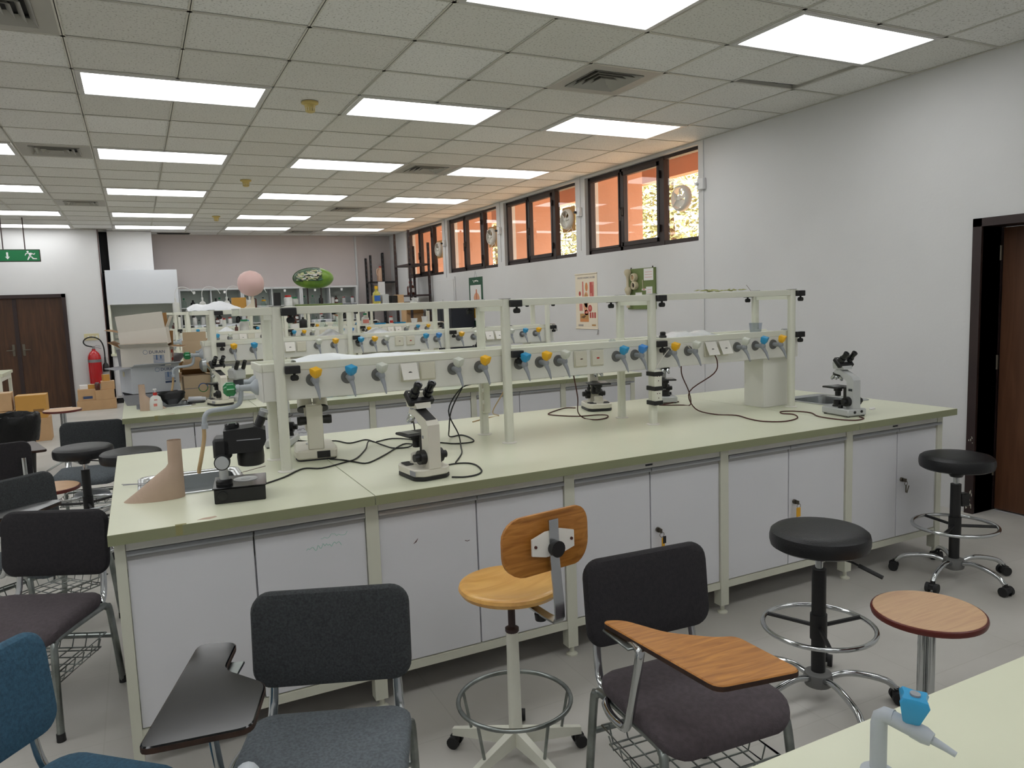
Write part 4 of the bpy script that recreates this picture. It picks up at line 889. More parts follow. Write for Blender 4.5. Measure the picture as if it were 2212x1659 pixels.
# ================================================================ MICROSCOPES AND BENCH ITEMS
def V(x, y, z): return (x, y, z)
def compound(loc, rz, label, style='cream', sc=1.0, z=BT):
    t = thing('compound_microscope', (*loc, z), rz, label=label, cat='microscope', group='compound microscopes'); t.scale = (sc, sc, sc)
    bm = 'micro_cream' if style == 'cream' else 'micro_grey'
    # base
    if style == 'cream':
        poly = roundpoly([(-.105, -.055), (-.075, -.075), (.07, -.08), (.10, -.05), (.10, .05), (.07, .08), (-.075, .075), (-.105, .055)], .012, 3)
        MB().prism(poly, .016, .045, e=.004).build('base', bm, t)
        MB().prism(inset(poly if True else poly, .004) if False else poly, 0, .016, e=.003).build('base_sole', 'black', t)
        for s in (-1, 1):
            q = MB(); q.prism(roundpoly([(-.088, s*.02), (-.088, s*.058), (-.02, s*.066), (-.02, s*.03)], .008, 2), .045, .048); q.build('base_pad', 'pad_dark', t)
        MB().cbox((.04, -.0815, .02), (.085, -.0795, .04), .0005).build('rating_label', 'print_grey', t)
    else:
        MB().cbox((-.11, -.07, .006), (.105, .07, .046), .006).build('base', bm, t)
        q = MB()
        for x in (-.09, .09):
            for y in (-.055, .055): q.cyl((x, y, 0), (x, y, .007), .01, n=10)
        q.build('rubber_feet', 'rubber', t)
        q = MB(); q.cyl((.02, -.045, .046), (.02, -.045, .064), .014, .012, 14); q.build('dimmer_knob', 'black', t)
        q = MB(); q.cyl((.105, -.02, .028), (.109, -.02, .028), .008, n=10); q.cyl((.105, .03, .03), (.109, .03, .03), .008, n=10); q.build('power_inlet', 'black', t)
    # arm: one bent body
    b = MB(); w1, w2 = .026, .02
    prof = [(.045, .045), (.10, .045), (.098, .215), (.085, .232), (-.005, .268), (-.05, .268), (-.058, .248), (-.01, .24), (.045, .205)]
    b.loft([[(x, -w1, zz) for x, zz in prof], [(x, w1, zz) for x, zz in prof]]); b.build('arm', bm, t, ang=30)
    MB().loft([[(.084, -w1+.004, .2335), (.084, w1-.004, .2335), (.082, w1-.004, .2355), (.082, -w1+.004, .2355)], [(.0, -w1+.004, .267), (.0, w1-.004, .267), (.0, w1-.004, .2695), (.0, -w1+.004, .2695)]]).build('arm_plate', 'pad_dark' if style == 'cream' else bm, t)
    if style != 'cream': MB().cbox((.06, -.0275, .15), (.09, -.0258, .165), .0005).build('badge', 'micro_dark', t)
    else: MB().cbox((.05, -.0275, .16), (.062, -.0258, .172), .0005).build('badge', 'print_grey', t)
    # head and binocular
    b = MB(); b.cyl((-.03, 0, .266), (-.03, 0, .276), .028, n=20); b.build('head_ring', 'steel', t)
    Th = Tr(-.03, 0, .285) @ Matrix.Rotation(math.radians(45), 4, 'Y')      # local z leans to +X
    hb = MB(); hb.loft([[(-.06, -.03, .274), (.03, -.03, .274), (.03, .03, .274), (-.06, .03, .274)], [(-.06, -.036, .31), (.0, -.045, .335), (.0, .045, .335), (-.06, .036, .31)], [(-.055, -.036, .315), (-.03, -.045, .345), (-.03, .045, .345), (-.055, .036, .315)]])
    hb.build('head_housing', bm, t, ang=25)
    b = MB(); b.cbox((-.04, -.055, .02), (.028, .055, .05), .006, Th); blk = b.build('binocular_block', 'black', t)
    for s in (-1, 1):
        q = MB(); q.cyl((-.006, s*.03, .05), (-.006, s*.03, .075), .02, .019, 18, Th); q.cyl((-.006, s*.03, .075), (-.006, s*.03, .105), .0145, .0145, 18, Th); q.lathe([(.0145, .105), (.0165, .107), (.0165, .118), (.009, .119), (.008, .116), (.001, .116)], 18, T=Th @ Tr(-.006, s*.03, 0)); q.build('eyepiece', 'black_gloss', t)
    # turret and objectives
    Tt = Tr(-.05, 0, .246) @ Matrix.Rotation(math.radians(14), 4, 'Y')
    MB().lathe([(.022, .004), (.03, -.002), (.028, -.012), (.012, -.018), (.001, -.018)], 20, T=Tt).build('nosepiece', 'chrome' if style == 'cream' else 'black', t)
    for k in range(4):
        a = k*PI/2+.5; T = Tt @ Rz(a) @ Tr(.016, 0, -.01) @ Matrix.Rotation(math.radians(-24), 4, 'Y'); L_ = (.034, .03, .04, .026)[k]
        MB().lathe([(.009, 0), (.0105, -.006), (.0105, -L_*.7), (.006, -L_), (.001, -L_)], 12, T=T).build('objective', 'chrome', t)
    # stage, condenser, knobs
    b = MB(); b.cbox((-.115, -.062, .158), (.012, .062, .168), .003); sg = b.build('stage', 'black', t)
    MB().cbox((-.1, -.05, .168), (-.02, .0, .1705), .0005).build('slide_holder', 'steel_brushed', sg)
    q = MB(); q.cyl((-.02, .05, .158), (-.02, .05, .115), .006); q.cyl((-.02, .05, .125), (-.02, .05, .14), .011); q.build('stage_drive', 'black', sg)
    MB().cbox((.01, -.02, .09), (.045, .02, .168), .004).build('stage_bracket', 'black', t)
    MB().lathe([(.024, .158), (.024, .14), (.017, .135), (.017, .11), (.012, .108)], 16, (-.05, 0, 0)).build('condenser', 'black', t)
    MB().lathe([(.032, .046), (.03, .055), (.026, .057), (.026, .082), (.02, .086), (.001, .086)], 18, (-.05, 0, 0)).build('lamp_house', 'black' if style != 'cream' else bm, t)
    for s in (-1, 1):
        q = MB(); q.cyl((.06, s*.026, .088), (.06, s*.05, .088), .029, .028, 20); q.cyl((.06, s*.05, .088), (.06, s*.07, .088), .016, .015, 16); q.build('focus_knob', 'black', t)
    return t
mC = compound((1.25, -2.56), math.radians(-82), 'cream compound microscope with black eyepieces at the front edge of the nearest bench', sc=1.04)
mG = compound((3.79, -2.53), math.radians(-97), 'grey compound microscope at the right end of the nearest bench', 'grey', .95)
compound((.76, .62), math.radians(-72), 'cream compound microscope on the second bench, left end, in front of the cardboard boxes', sc=.98)
mE = compound((2.83, -1.44), math.radians(72), 'cream compound microscope behind the rack, left of the tape-bound post', sc=1.06)
mF = compound((3.37, -1.44), math.radians(65), 'grey compound microscope behind the tape-bound post', 'grey', .95)
mD = compound((.87, -1.45), math.radians(66), 'grey compound microscope behind the left rack posts of the nearest bench', 'grey', .95)
compound((2.91, .55), math.radians(-90), 'compound microscope on the second bench, only its eyepieces showing over the near shelf', sc=.98)
# ---- black stereo microscope
mA = t = thing('stereo_microscope', (.54, -2.47, BT), math.radians(-8), label='black stereo microscope with a square black base at the left end of the nearest bench', cat='microscope')
MB().cbox((-.09, -.1, 0), (.09, .1, .055), .003).build('base_box', 'black', t)
MB().cbox((-.095, -.105, .055), (.095, .105, .06), .002).build('base_top', 'tablet_black', t)
b = MB(); b.lathe([(.045, 0), (.045, .001), (.001, .001)], 24, (.02, .02, .0602)); b.build('stage_disc', 'micro_grey', t)
b = MB(); b.lathe([(.018, 0), (.018, .0005), (.001, .0005)], 24, (.02, .02, .0613)); b.build('stage_inset', 'steel_brushed', t)
q = MB(); q.cyl((-.06, -.1, .03), (-.06, -.106, .03), .017, n=18); q.build('lamp_switch', 'black_gloss', t)
b = MB(); b.lathe([(.03, .06), (.03, .072), (.024, .078), (.02, .078)], 20, (-.055, -.03, 0)); b.build('column_collar', 'black', t)
MB().cyl((-.055, -.03, .07), (-.055, -.03, .2), .0165, n=20).build('column', 'aluminium', t)
q = MB(); q.cyl((-.055, -.045, .15), (-.055, -.085, .15), .0285, .0285, 24); q.build('focus_ring', 'black', t)
q = MB(); q.cyl((-.055, -.085, .15), (-.055, -.09, .15), .025, .024, 24); q.build('focus_knob', 'aluminium', t)
b = MB(); b.cbox((-.085, -.055, .155), (-.02, .055, .235), .01); b.build('focus_block', 'black', t)
b = MB(); prof = [(-.045, .175), (.085, .175), (.105, .215), (.105, .255), (.065, .27), (-.045, .262)]
b.loft([[(x, -.055, zz) for x, zz in prof], [(x, .055, zz) for x, zz in prof]]); b.build('head', 'black', t, ang=25)
b = MB(); b.lathe([(.048, .185), (.05, .15), (.048, .122), (.04, .118), (.038, .125), (.001, .125)], 24, (.045, 0, 0)); b.build('objective_housing', 'black', t)
b = MB(); b.lathe([(.026, .262), (.026, .28), (.022, .285), (.001, .285)], 20, (-.015, 0, 0)); b.build('zoom_knob', 'black_gloss', t)
for s in (-1, 1):
    Te = Tr(.075, s*.03, .255) @ Matrix.Rotation(math.radians(24), 4, 'Y')
    q = MB(); q.lathe([(.019, 0), (.019, .012), (.0155, .014), (.0155, .055)], 18, T=Te); e_ = q.build('eyepiece_tube', 'black', t)
    q = MB(); q.lathe([(.0155, .055), (.0165, .057), (.016, .075), (.011, .078), (.001, .077)], 18, T=Te); q.build('eyepiece', 'steel_brushed', e_)
MB().cbox((.0, -.0562, .222), (.085, -.055, .2255), .0003).build('brand_strip', 'print_grey', t)
# ---- white stereo microscope seen from behind
mB = t = thing('stereo_microscope', (.955, -1.85, BT), math.radians(-8), label='cream stereo microscope seen from behind, beside the left rack post', cat='microscope')
b = MB(); b.prism(roundpoly([(-.09, -.13), (.09, -.13), (.1, -.05), (.09, .15), (-.09, .15), (-.1, -.05)], .02, 3), .006, .05, e=.008); b.build('base', 'micro_cream', t)
b = MB(); b.prism(roundpoly([(-.085, -.125), (.085, -.125), (.095, -.05), (.085, .145), (-.085, .145), (-.095, -.05)], .02, 3), 0, .007); b.build('base_sole', 'rubber', t)
b = MB(); b.lathe([(.04, 0), (.04, .0015), (.001, .0015)], 22, (0, .06, .0502)); b.build('stage_plate', 'steel_brushed', t)
b = MB(); b.cbox((.0, -.133, .012), (.06, -.128, .044), .001); b.build('power_panel', 'black', t)
b = MB(); b.cbox((-.036, -.115, .05), (.036, -.06, .258), .004); b.build('column', 'micro_cream', t)
b = MB(); b.cbox((-.04, -.06, .12), (.04, .05, .2), .012); b.build('focus_block', 'micro_cream', t)
for s in (-1, 1):
    q = MB(); q.cyl((s*.036, -.08, .185), (s*.066, -.08, .185), .019, .022, 18); q.cyl((s*.066, -.08, .185), (s*.078, -.08, .185), .022, .02, 18); q.build('focus_knob', 'black', t)
b = MB(); b.loft([[(-.04, -.05, .2), (.04, -.05, .2), (.04, .06, .2), (-.04, .06, .2)], [(-.045, -.04, .245), (.045, -.04, .245), (.045, .07, .245), (-.045, .07, .245)]]); b.build('head', 'micro_cream', t, ang=25)
for s in (-1, 1):
    T = Tr(s*.036, -.005, .245) @ Matrix.Rotation(math.radians(-32), 4, 'X')
    q = MB(); q.lathe([(.034, -.02), (.034, .03), (.03, .038)], 20, T=T); h_ = q.build('prism_housing', 'micro_cream', t)
    q = MB(); q.lathe([(.036, -.022), (.0365, -.014), (.034, -.012)], 20, T=T); q.build('housing_rim', 'black', h_)
    q = MB(); q.cyl((0, 0, .03), (0, 0, .07), .0165, n=16, T=T); q.build('eyepiece', 'black', h_)
# ---- cords
def cord(path, label, m='rubber', r=.0035, k=5, owner=None, cat='cable', name='loose_cable'):
    b = MB(); b.tube(path, r, 7, smooth=k)
    if owner:
        o = b.build('power_cord', m); setpar(o, owner)
        o.matrix_parent_inverse = Matrix.LocRotScale(owner.location, owner.rotation_euler, owner.scale).inverted()
        return o
    return b.build(name, m, label=label, cat=cat)
def onb(pts, z=BT+.0036): return [(x, y, z) for x, y in pts]
cord(onb([(.655, -2.33), (.74, -2.255), (.84, -2.134), (.913, -2.174), (1.032, -2.11), (1.099, -2.058), (1.198, -1.861)])+[(1.252, -1.74, .90), (1.30, -1.80, BT+.004), (1.33, -1.93, BT+.004), (1.42, -1.95, BT+.02), (1.39, -2.04, 1.05), (1.36, -2.07, 1.19), (1.356, -2.13, 1.255)], 'black cord from the black stereo microscope to the open wall socket', owner=mA)
cord(onb([(.99, -1.995), (1.04, -2.06), (1.074, -2.134), (1.117, -2.189), (1.241, -2.052), (1.396, -1.85)])+[(1.44, -1.9, .887), (1.47, -1.78, .887), (1.40, -1.66, .884), (1.3, -1.7, .884)], 'black cord running right from the cream stereo microscope', owner=mB)
cord(onb([(.80, -1.42), (.775, -1.36), (.79, -1.276), (.9, -1.33), (1.048, -1.505), (1.128, -1.532), (1.173, -1.647), (1.27, -1.60), (1.29, -1.70)]), 'black cord looping behind the left rack posts', owner=mD)
cord([(1.335, -2.59, .905), (1.36, -2.56, .887)]+onb([(1.40, -2.45), (1.473, -2.449), (1.504, -2.506), (1.484, -2.623), (1.441, -2.686), (1.38, -2.70), (1.33, -2.67)]), 'black cord looped on the worktop right of the front cream microscope', owner=mC)
cord(onb([(1.36, -2.52), (1.45, -2.2), (1.541, -1.924), (1.62, -2.0), (1.715, -2.008), (1.749, -1.889), (1.74, -1.789)])+[(1.66, -1.83, .89), (1.61, -1.95, .95), (1.60, -2.02, 1.06), (1.66, -2.03, 1.17), (1.68, -2.0, 1.187)], 'black cord rising to the rack behind the front cream microscope')
cord(onb([(1.45, -2.42), (1.55, -2.25), (1.61, -2.1)])+[(1.64, -2.0, .93), (1.60, -1.98, 1.05), (1.68, -1.95, 1.15), (1.80, -1.86, 1.165)], 'black cord rising towards the cream power strip')
cord(onb([(2.74, -1.33), (2.68, -1.29), (2.485, -1.424), (2.481, -1.517), (2.572, -1.639), (2.688, -1.664), (2.726, -1.718), (2.66, -1.8), (2.58, -1.81), (2.56, -1.72)])+[(2.50, -1.75, .93), (2.36, -1.98, 1.05), (2.30, -2.04, 1.187)], 'dark red cord from the microscope behind the rack up to the panel', 'grime', owner=mE)
cord(onb([(3.42, -1.53), (3.3, -1.56), (3.226, -1.577), (3.33, -1.66)])+[(3.36, -1.72, .89), (3.20, -1.9, 1.0), (3.05, -2.02, 1.12), (3.01, -2.06, 1.187)], 'dark red cord behind the tape-bound post', 'grime', owner=mF)
cord([(3.179, -2.135, 1.262), (3.19, -2.16, 1.2), (3.20, -2.12, 1.13), (3.12, -2.0, 1.02), (3.18, -1.98, .91)]+onb([(3.234, -2.091), (3.301, -2.192), (3.266, -2.337), (3.267, -2.441), (3.352, -2.509), (3.485, -2.473), (3.571, -2.37), (3.548, -2.305), (3.594, -2.251), (3.66, -2.28), (3.69, -2.38), (3.62, -2.5), (3.615, -2.63), (3.66, -2.71), (3.74, -2.70), (3.775, -2.645)]), 'long dark cord from the right hand sockets to the grey microscope', 'grime', owner=mG)
cord([(1.97, -1.94, 1.19), (2.0, -1.8, 1.1), (2.02, -1.6, .96)]+onb([(2.2, -1.30), (2.1, -1.34), (1.97, -1.42)]), 'beige cord drooping behind the second front post', 'hose')
cord([(2.87, -2.125, 1.30), (2.90, -2.16, 1.32), (2.97, -2.15, 1.315), (3.02, -2.13, 1.285)], 'thin white tubing hooked over a yellow tap of the nearest rack', 'cover_white', .0025, name='rubber_tubing', cat='tubing')
cord([(2.86, -2.14, 1.29), (2.82, -2.15, 1.26), (2.77, -2.15, 1.2), (2.75, -2.16, 1.18)], 'thin white tubing hanging from a yellow tap to the taped power strip', 'cover_white', .0025, name='rubber_tubing', cat='tubing')
# ---- brown paper cone and small bench scraps
def paper_cone(loc, rz, sc, label, z=BT):
    b = MB(); n = 28
    def ring(r1, z0, c0, sq): return [(c0+r1*math.cos(2*PI*i/n), sq*r1*math.sin(2*PI*i/n), z0) for i in range(n)]
    # flared foot drawn out to one side, narrow upright neck
    rings = []
    for zz, cx, rx, ry in ((0, -.055, .102, .052), (.04, -.028, .075, .05), (.08, -.003, .05, .043), (.112, .018, .029, .029), (.125, .0225, .0245, .0245), (.21, .0235, .0235, .0235)):
        rings.append([(cx+rx*math.cos(2*PI*i/n), ry*math.sin(2*PI*i/n), zz) for i in range(n)])
    b.loft(rings, False, False)
    b.loft([[(x*.97+.0008, y*.97, zz) for x, y, zz in r] for r in rings[::-1]], False, False)
    o = b.build('paper_cone', 'paper_brown', loc=(*loc, z), rot=(0, 0, rz), label=label, cat='paper roll'); o.scale = (sc, sc, sc)
    return o
paper_cone((.30, -2.335), math.radians(-8), 1.06, 'roll of brown paper pulled out into a tall cone beside the nearest left sink')
b = MB(); b.tube([(.125, -2.02, .89), (.24, -2.07, .889), (.33, -2.10, .889)], .0015, 5); b.tube([(.13, -2.04, .89), (.22, -2.06, .889)], .0015, 5); b.build('glass_rod', 'print_grey', label='thin rod lying across the left rim of the nearest sink', cat='rod')
b = MB(); b.tube([(.585, -2.08, .889), (.70, -2.0, .889)], .0014, 5); b.build('thin_wire', 'grime', label='thin wire lying on the worktop behind the black stereo microscope', cat='wire')
b = MB(); b.tube([(.30, -2.09, .765), (.52, -2.05, .775)], .02, 10); b.build('glass_cylinder', 'micro_grey', label='dull grey cylinder lying in the sink behind the paper cone', cat='cylinder')
b = MB(); b.prism(roundpoly([(0, 0), (.05, .01), (.07, .03), (.03, .035), (.01, .02)], .006), BT, BT+.008); b.build('tissue', 'paper', loc=(4.03, -2.52, 0), label='crumpled white tissue scrap right of the grey microscope', cat='tissue')
# ---- things on the rack of the nearest bench
def sheet(name, pts, m, label, cat, th=.003, loc=(0, 0, 0), rz=0):
    """soft lumpy sheet: rows of points lofted with thickness"""
    b = MB(); R = len(pts); C = len(pts[0]); top = [p for r in pts for p in r]; bot = [(x, y, z-th) for x, y, z in top]
    fs = []
    for i in range(R-1):
        for j in range(C-1):
            a = i*C+j; fs += [(a, a+1, a+C+1, a+C), (R*C+a+C, R*C+a+C+1, R*C+a+1, R*C+a)]
    for j in range(C-1): fs += [(j+1, j, R*C+j, R*C+j+1), ((R-1)*C+j, (R-1)*C+j+1, R*C+(R-1)*C+j+1, R*C+(R-1)*C+j)]
    for i in range(R-1): fs += [(i*C, (i+1)*C, R*C+(i+1)*C, R*C+i*C), ((i+1)*C+C-1, i*C+C-1, R*C+i*C+C-1, R*C+(i+1)*C+C-1)]
    b.add(top+bot, fs)
    return b.build(name, m, loc=loc, rot=(0, 0, rz), ang=60, label=label, cat=cat)
SH = 1.3405
def lumpy(x0, x1, y0, y1, z, hs, seed, nx=14, ny=6, edge=0.003):
    rd = random.Random(seed); rows = []
    for j in range(ny):
        row = []
        for i in range(nx):
            u, v = i/(nx-1), j/(ny-1); h = hs(u)*math.sin(PI*min(max(v, .0), 1))**.6+rd.uniform(-.15, .15)*hs(u)
            row.append((x0+(x1-x0)*u+rd.uniform(-.004, .004), y0+(y1-y0)*v+rd.uniform(-.006, .006), z+edge+max(0, h)))
        rows.append(row)
    return rows
sheet('plastic_sheet', lumpy(.86, 1.58, -2.075, -1.88, SH, lambda u: .03*math.exp(-((u-.2)/.18)**2)+.014*math.exp(-((u-.62)/.2)**2)+.004, 11, 20), 'bag_white', 'long crumpled white plastic sheet on the middle shelf of the nearest rack', 'plastic sheet')
sheet('plastic_bag', lumpy(2.93, 3.36, -2.07, -1.88, SH, lambda u: .035*math.exp(-((u-.3)/.25)**2)+.03*math.exp(-((u-.7)/.15)**2), 12, 14), 'bag_clear', 'clear crumpled plastic bag on the right bay of the near shelf', 'plastic bag')
o = MB().lathe([(.02, 0), (.022, .004), (.02, .012), (.016, .014), (.016, .03), (.011, .034), (.001, .034)], 18).build('black_stopper', 'black', loc=(2.89, -2.05, 1.352), label='black stopper standing on the near shelf beside the third front post', cat='stopper')
b = MB(); b.lathe([(.033, 0), (.04, .06), (.042, .061), (.037, .058), (.031, .003), (.001, .003)], 22); b.build('plastic_cup', 'clear_plastic', loc=(3.66, -1.98, SH), label='clear plastic tub at the right end of the near shelf', cat='tub')
rd = random.Random(5); b = MB()
t = thing('dried_leaves', (3.32, -1.98, 1.597), label='scatter of dried leaves on the top shelf near its right end', cat='dried leaves')
for k in range(22):
    T = Tr(rd.uniform(-.13, .17), rd.uniform(-.1, .1), .004+rd.uniform(0, .008)) @ Rz(rd.uniform(0, 6)) @ Matrix.Rotation(rd.uniform(-.5, .5), 4, 'X')
    q = MB(); q.loft([[(-.025, 0, 0), (-.025, .001, .001), (-.025, 0, .001)], [(0, -.012, .002), (0, .012, .004), (0, 0, .008)], [(.025, 0, .003), (.025, .001, .004), (.025, 0, .004)]], T=T); q.build('leaf', 'leaf_dry', t)
b = MB(); b.tube([(3.62, -1.98, 1.6), (3.60, -1.98, 1.62), (3.575, -1.99, 1.635)], .0012, 5); b.build('twig', 'grime', label='thin dry twig sticking up from the top shelf right of the leaves', cat='twig')
b = MB(); b.lathe([(.01, 0), (.013, .004), (.001, .009)], 12); b.build('red_cap', 'red', loc=(2.62, -2.06, SH), label='tiny red cap on the near shelf left of the third post', cat='cap')
b = MB(); b.lathe([(.018, 0), (.02, .012), (.012, .02), (.001, .021)], 14); b.build('plastic_stopper', 'clear_plastic', loc=(2.58, -2.0, SH), label='small clear stopper lying on the near shelf left of the tiny red cap', cat='cap')
# ================================================================ SECOND BENCH: BOXES, BOTTLES, MODELS
B1 = BY+PITCH
def carton(w_, d_, h_, m, loc, rz, label, flaps=None, name='cardboard_box', inner='cardboard_dark', rx=0., ry=0., cat='box', group=None):
    """open or closed carton; flaps = {'f':angle,'b':..,'l':..,'r':..} in degrees from vertical outwards, None = closed lid"""
    t = thing(name, loc, rz, label=label, cat=cat, group=group); t.rotation_euler = (rx, ry, rz)
    k = .004; b = MB()
    b.box((-w_/2, -d_/2, 0), (w_/2, -d_/2+k, h_)); b.box((-w_/2, d_/2-k, 0), (w_/2, d_/2, h_)); b.box((-w_/2, -d_/2+k, 0), (-w_/2+k, d_/2-k, h_)); b.box((w_/2-k, -d_/2+k, 0), (w_/2, d_/2-k, h_)); b.box((-w_/2+k, -d_/2+k, 0), (w_/2-k, d_/2-k, k))
    b.build('shell', m, t, ang=0)
    if flaps is None:
        MB().box((-w_/2, -d_/2, h_), (w_/2, -.002, h_+k)).build('lid_flap', m, t, ang=0)
        MB().box((-w_/2, .002, h_), (w_/2, d_/2, h_+k)).build('lid_flap', m, t, ang=0)
    else:
        for key, ang_ in flaps.items():
            L_, W_ = (d_*(.32 if ang_ > 60 else .48), w_) if key in 'fb' else (d_*.36, d_)
            yaw = {'f': 0, 'r': PI/2, 'b': PI, 'l': -PI/2}[key]; off = {'f': d_/2, 'b': d_/2, 'l': w_/2, 'r': w_/2}[key]
            T = Rz(yaw) @ Tr(0, -off, h_) @ Matrix.Rotation(math.radians(ang_), 4, 'X')
            q = MB(); q.mi = 0; q.box((-W_/2+.003, 0, 0), (W_/2-.003, k*.5, L_), T); q.mi = 1; q.box((-W_/2+.003, k*.5, 0), (W_/2-.003, k, L_), T)
            q.build('flap', [m, inner], t, ang=0)
    return t
def face_print(t, w_, d_, items):
    """flat print on the front (-Y) face: (x0,z0,x1,z1,mat)"""
    for k, (x0, z0, x1, z1, m, nm) in enumerate(items): MB().box((x0, -d_/2-.0008, z0), (x1, -d_/2-.0001, z1)).build(nm, m, t, ang=0)
FT = Matrix.Rotation(PI/2, 4, 'X')
tr = thing('grey_tray', (.29, 1.20, BT), math.radians(4), label='low grey plastic tray under the white boxes', cat='tray')
b = MB(); b.loft([[(x*.95, y*.95, 0) for x, y in rrect(.38, .28, .03)], [(x, y, .085) for x, y in rrect(.40, .30, .03)], [(x*.97, y*.97, .085) for x, y in rrect(.40, .30, .03)], [(x*.92, y*.92, .006) for x, y in rrect(.38, .28, .03)]]); b.build('shell', 'print_grey', tr)
def duran(t, w_, d_, zt, xs):
    text_mesh('lettering', 'DURAN', .034, Tr(xs, -d_/2-.0012, zt) @ FT, 'print_navy', t)
    q = MB(); q.torus((0, 0, 0), .016, .0012, 24, 4, T=Tr(xs-.085, -d_/2-.0008, zt+.012) @ FT); q.build('emblem', 'print_blue', t)
    q = MB()
    for r in range(6): q.box((xs-.03, -d_/2-.0012, zt-.02-.011*r), (xs+.05, -d_/2-.0002, zt-.0155-.011*r))
    q.box((xs-.01, -d_/2-.0012, zt-.05), (xs, -d_/2-.0002, zt-.012)); q.box((xs+.02, -d_/2-.0012, zt-.045), (xs+.03, -d_/2-.0002, zt-.02)); q.build('printed_bottles', 'print_blue', t, ang=0)
    MB().box((xs-.03, -d_/2-.0012, zt-.1), (xs+.05, -d_/2-.0002, zt-.085)).build('printed_base', 'print_navy', t, ang=0)
w_, d_, h_ = .36, .30, .205
lo = carton(w_, d_, h_, 'cardboard_cool', (.295, 1.275, BT+.086), math.radians(17), 'lower white cardboard box marked DURAN on the second bench', {'f': 74, 'l': 95, 'r': 40, 'b': 20}, inner='print_grey')
duran(lo, w_, d_, .165, .10); MB().box((-w_/2-.001, .02, .13), (-w_/2, .06, .17)).build('yellow_label', 'switch_cream', lo, ang=0)
up = carton(.355, .28, .15, 'cardboard_white', (.30, 1.28, BT+.294), math.radians(-9), 'middle cream cardboard box marked DURAN with a red print on its side', {'f': 68, 'l': 60, 'b': 30, 'r': 95})
duran(up, .355, .28, .10, .085)
for z0, z1, y0, y1 in ((.095, .12, -.06, .05), (.03, .12, .03, .05), (.03, .055, -.06, .05)): MB().box((.1776, y0, z0), (.1786, y1, z1)).build('red_print', 'print_red', up, ang=0)
carton(.345, .27, .13, 'cardboard_white', (.295, 1.28, BT+.452), math.radians(-7), 'topmost open cream cardboard box tilted on the stack', {'f': 8, 'r': 28, 'l': 72, 'b': 25}, ry=math.radians(-5))
def ring_box(loc, rz, label, flaps=None, open_=False):
    w_, d_, h_ = .25, .2, .19
    t = carton(w_, d_, h_, 'carton_tan', loc, rz, label, flaps)
    q = MB()
    def arc(a0, a1, m, nm):
        q = MB(); q.tube([(.02+.035*math.cos(a0+(a1-a0)*i/14), -d_/2-.001, .085+.035*math.sin(a0+(a1-a0)*i/14)) for i in range(15)], .0035, 5); q.build(nm, m, t)
    arc(.2, PI-.1, 'label_blue', 'blue_arc'); arc(PI-.1, 2*PI+.2, 'print_green', 'green_arc')
    q = MB(); q.box((-w_/2, -d_/2-.0012, .082), (-.018, -d_/2-.0002, .087)); q.build('stripe', 'print_grey', t, ang=0)
    q = MB(); q.box((.058, -d_/2-.0012, .082), (w_/2, -d_/2-.0002, .087)); q.build('stripe', 'print_grey', t, ang=0)
    return t
ring_box((.665, 1.32, BT), math.radians(2), 'brown cardboard box with a blue and green ring, standing on the second bench', {'l': 120, 'b': -60, 'r': -80})
ring_box((.67, 1.60, BT), math.radians(4), 'brown box with a blue and green ring behind the other ring box', {'f': 5, 'l': 160, 'b': 10})
carton(.19, .16, .27, 'carton_tan', (.67, 1.60, BT+.194), 0, 'upright grey brown carton on top of the rear ring box', {'f': 5, 'r': 60})
paper_cone((.25, .66), math.radians(200), .92, 'short brown paper roll standing on the second bench beside the soap bottle', B1 and BT)
t = thing('soap_bottle', (.315, .63, BT), math.radians(5), label='white soap bottle with a red collar and pump on the second bench', cat='bottle')
MB().lathe([(.042, 0), (.046, .006), (.044, .06), (.034, .095), (.016, .108), (.013, .112)], 20, sy=.6).build('body', 'bottle_white', t)
MB().lathe([(.0145, .11), (.0145, .128), (.012, .13)], 14).build('collar', 'red', t)
q = MB(); q.cyl((0, 0, .128), (0, 0, .15), .004, n=8); q.cbox((-.014, -.008, .148), (.012, .008, .158), .003); q.build('pump', 'white_plastic', t)
MB().cbox((-.012, -.0262, .075), (.01, -.024, .08), .0005).build('logo', 'red', t); MB().cbox((-.018, -.0285, .03), (.006, -.0265, .05), .0005).build('print', 'poster_pink', t)
b = MB(); b.loft([[(x*.4, y*.3, 0) for x, y in rrect(.2, .16, .05)], [(x*.85, y*.7, .045) for x, y in rrect(.2, .16, .06)], [(x, y*.6, .085) for x, y in rrect(.2, .16, .06)], [(x*.8+.01, y*.4, .1) for x, y in rrect(.2, .16, .06)]]); b.build('black_bag', 'bin_liner', loc=(.435, .935, BT+.001), rot=(0, 0, .1), label='folded black plastic bag in front of the grey tray, right of the soap bottle', cat='plastic bag')
b = MB(); b.cyl((0, 0, .02), (.1, .0, .02), .02, .02, 16); b.cyl((.1, 0, .02), (.13, 0, .02), .017, .014, 14); b.build('plastic_tube', 'tube_white', loc=(.56, 1.0, BT), rot=(0, 0, -.35), label='white squeeze tube lying between the tray and the ring box', cat='tube')
b = MB(); b.prism(roundpoly([(0, 0), (.12, -.02), (.14, .04), (.02, .06)], .02), 0, .015, e=.004); b.build('black_pouch', 'black', loc=(.54, .86, BT), label='flat black pouch lying in front of the white tube', cat='pouch')
b = MB(); b.prism([(0, 0), (.13, .02), (.125, .045), (-.005, .025)], 0, .0015); b.build('paper_slip', 'paper', loc=(.54, .50, BT), label='white paper slip at the front edge of the second bench', cat='paper')
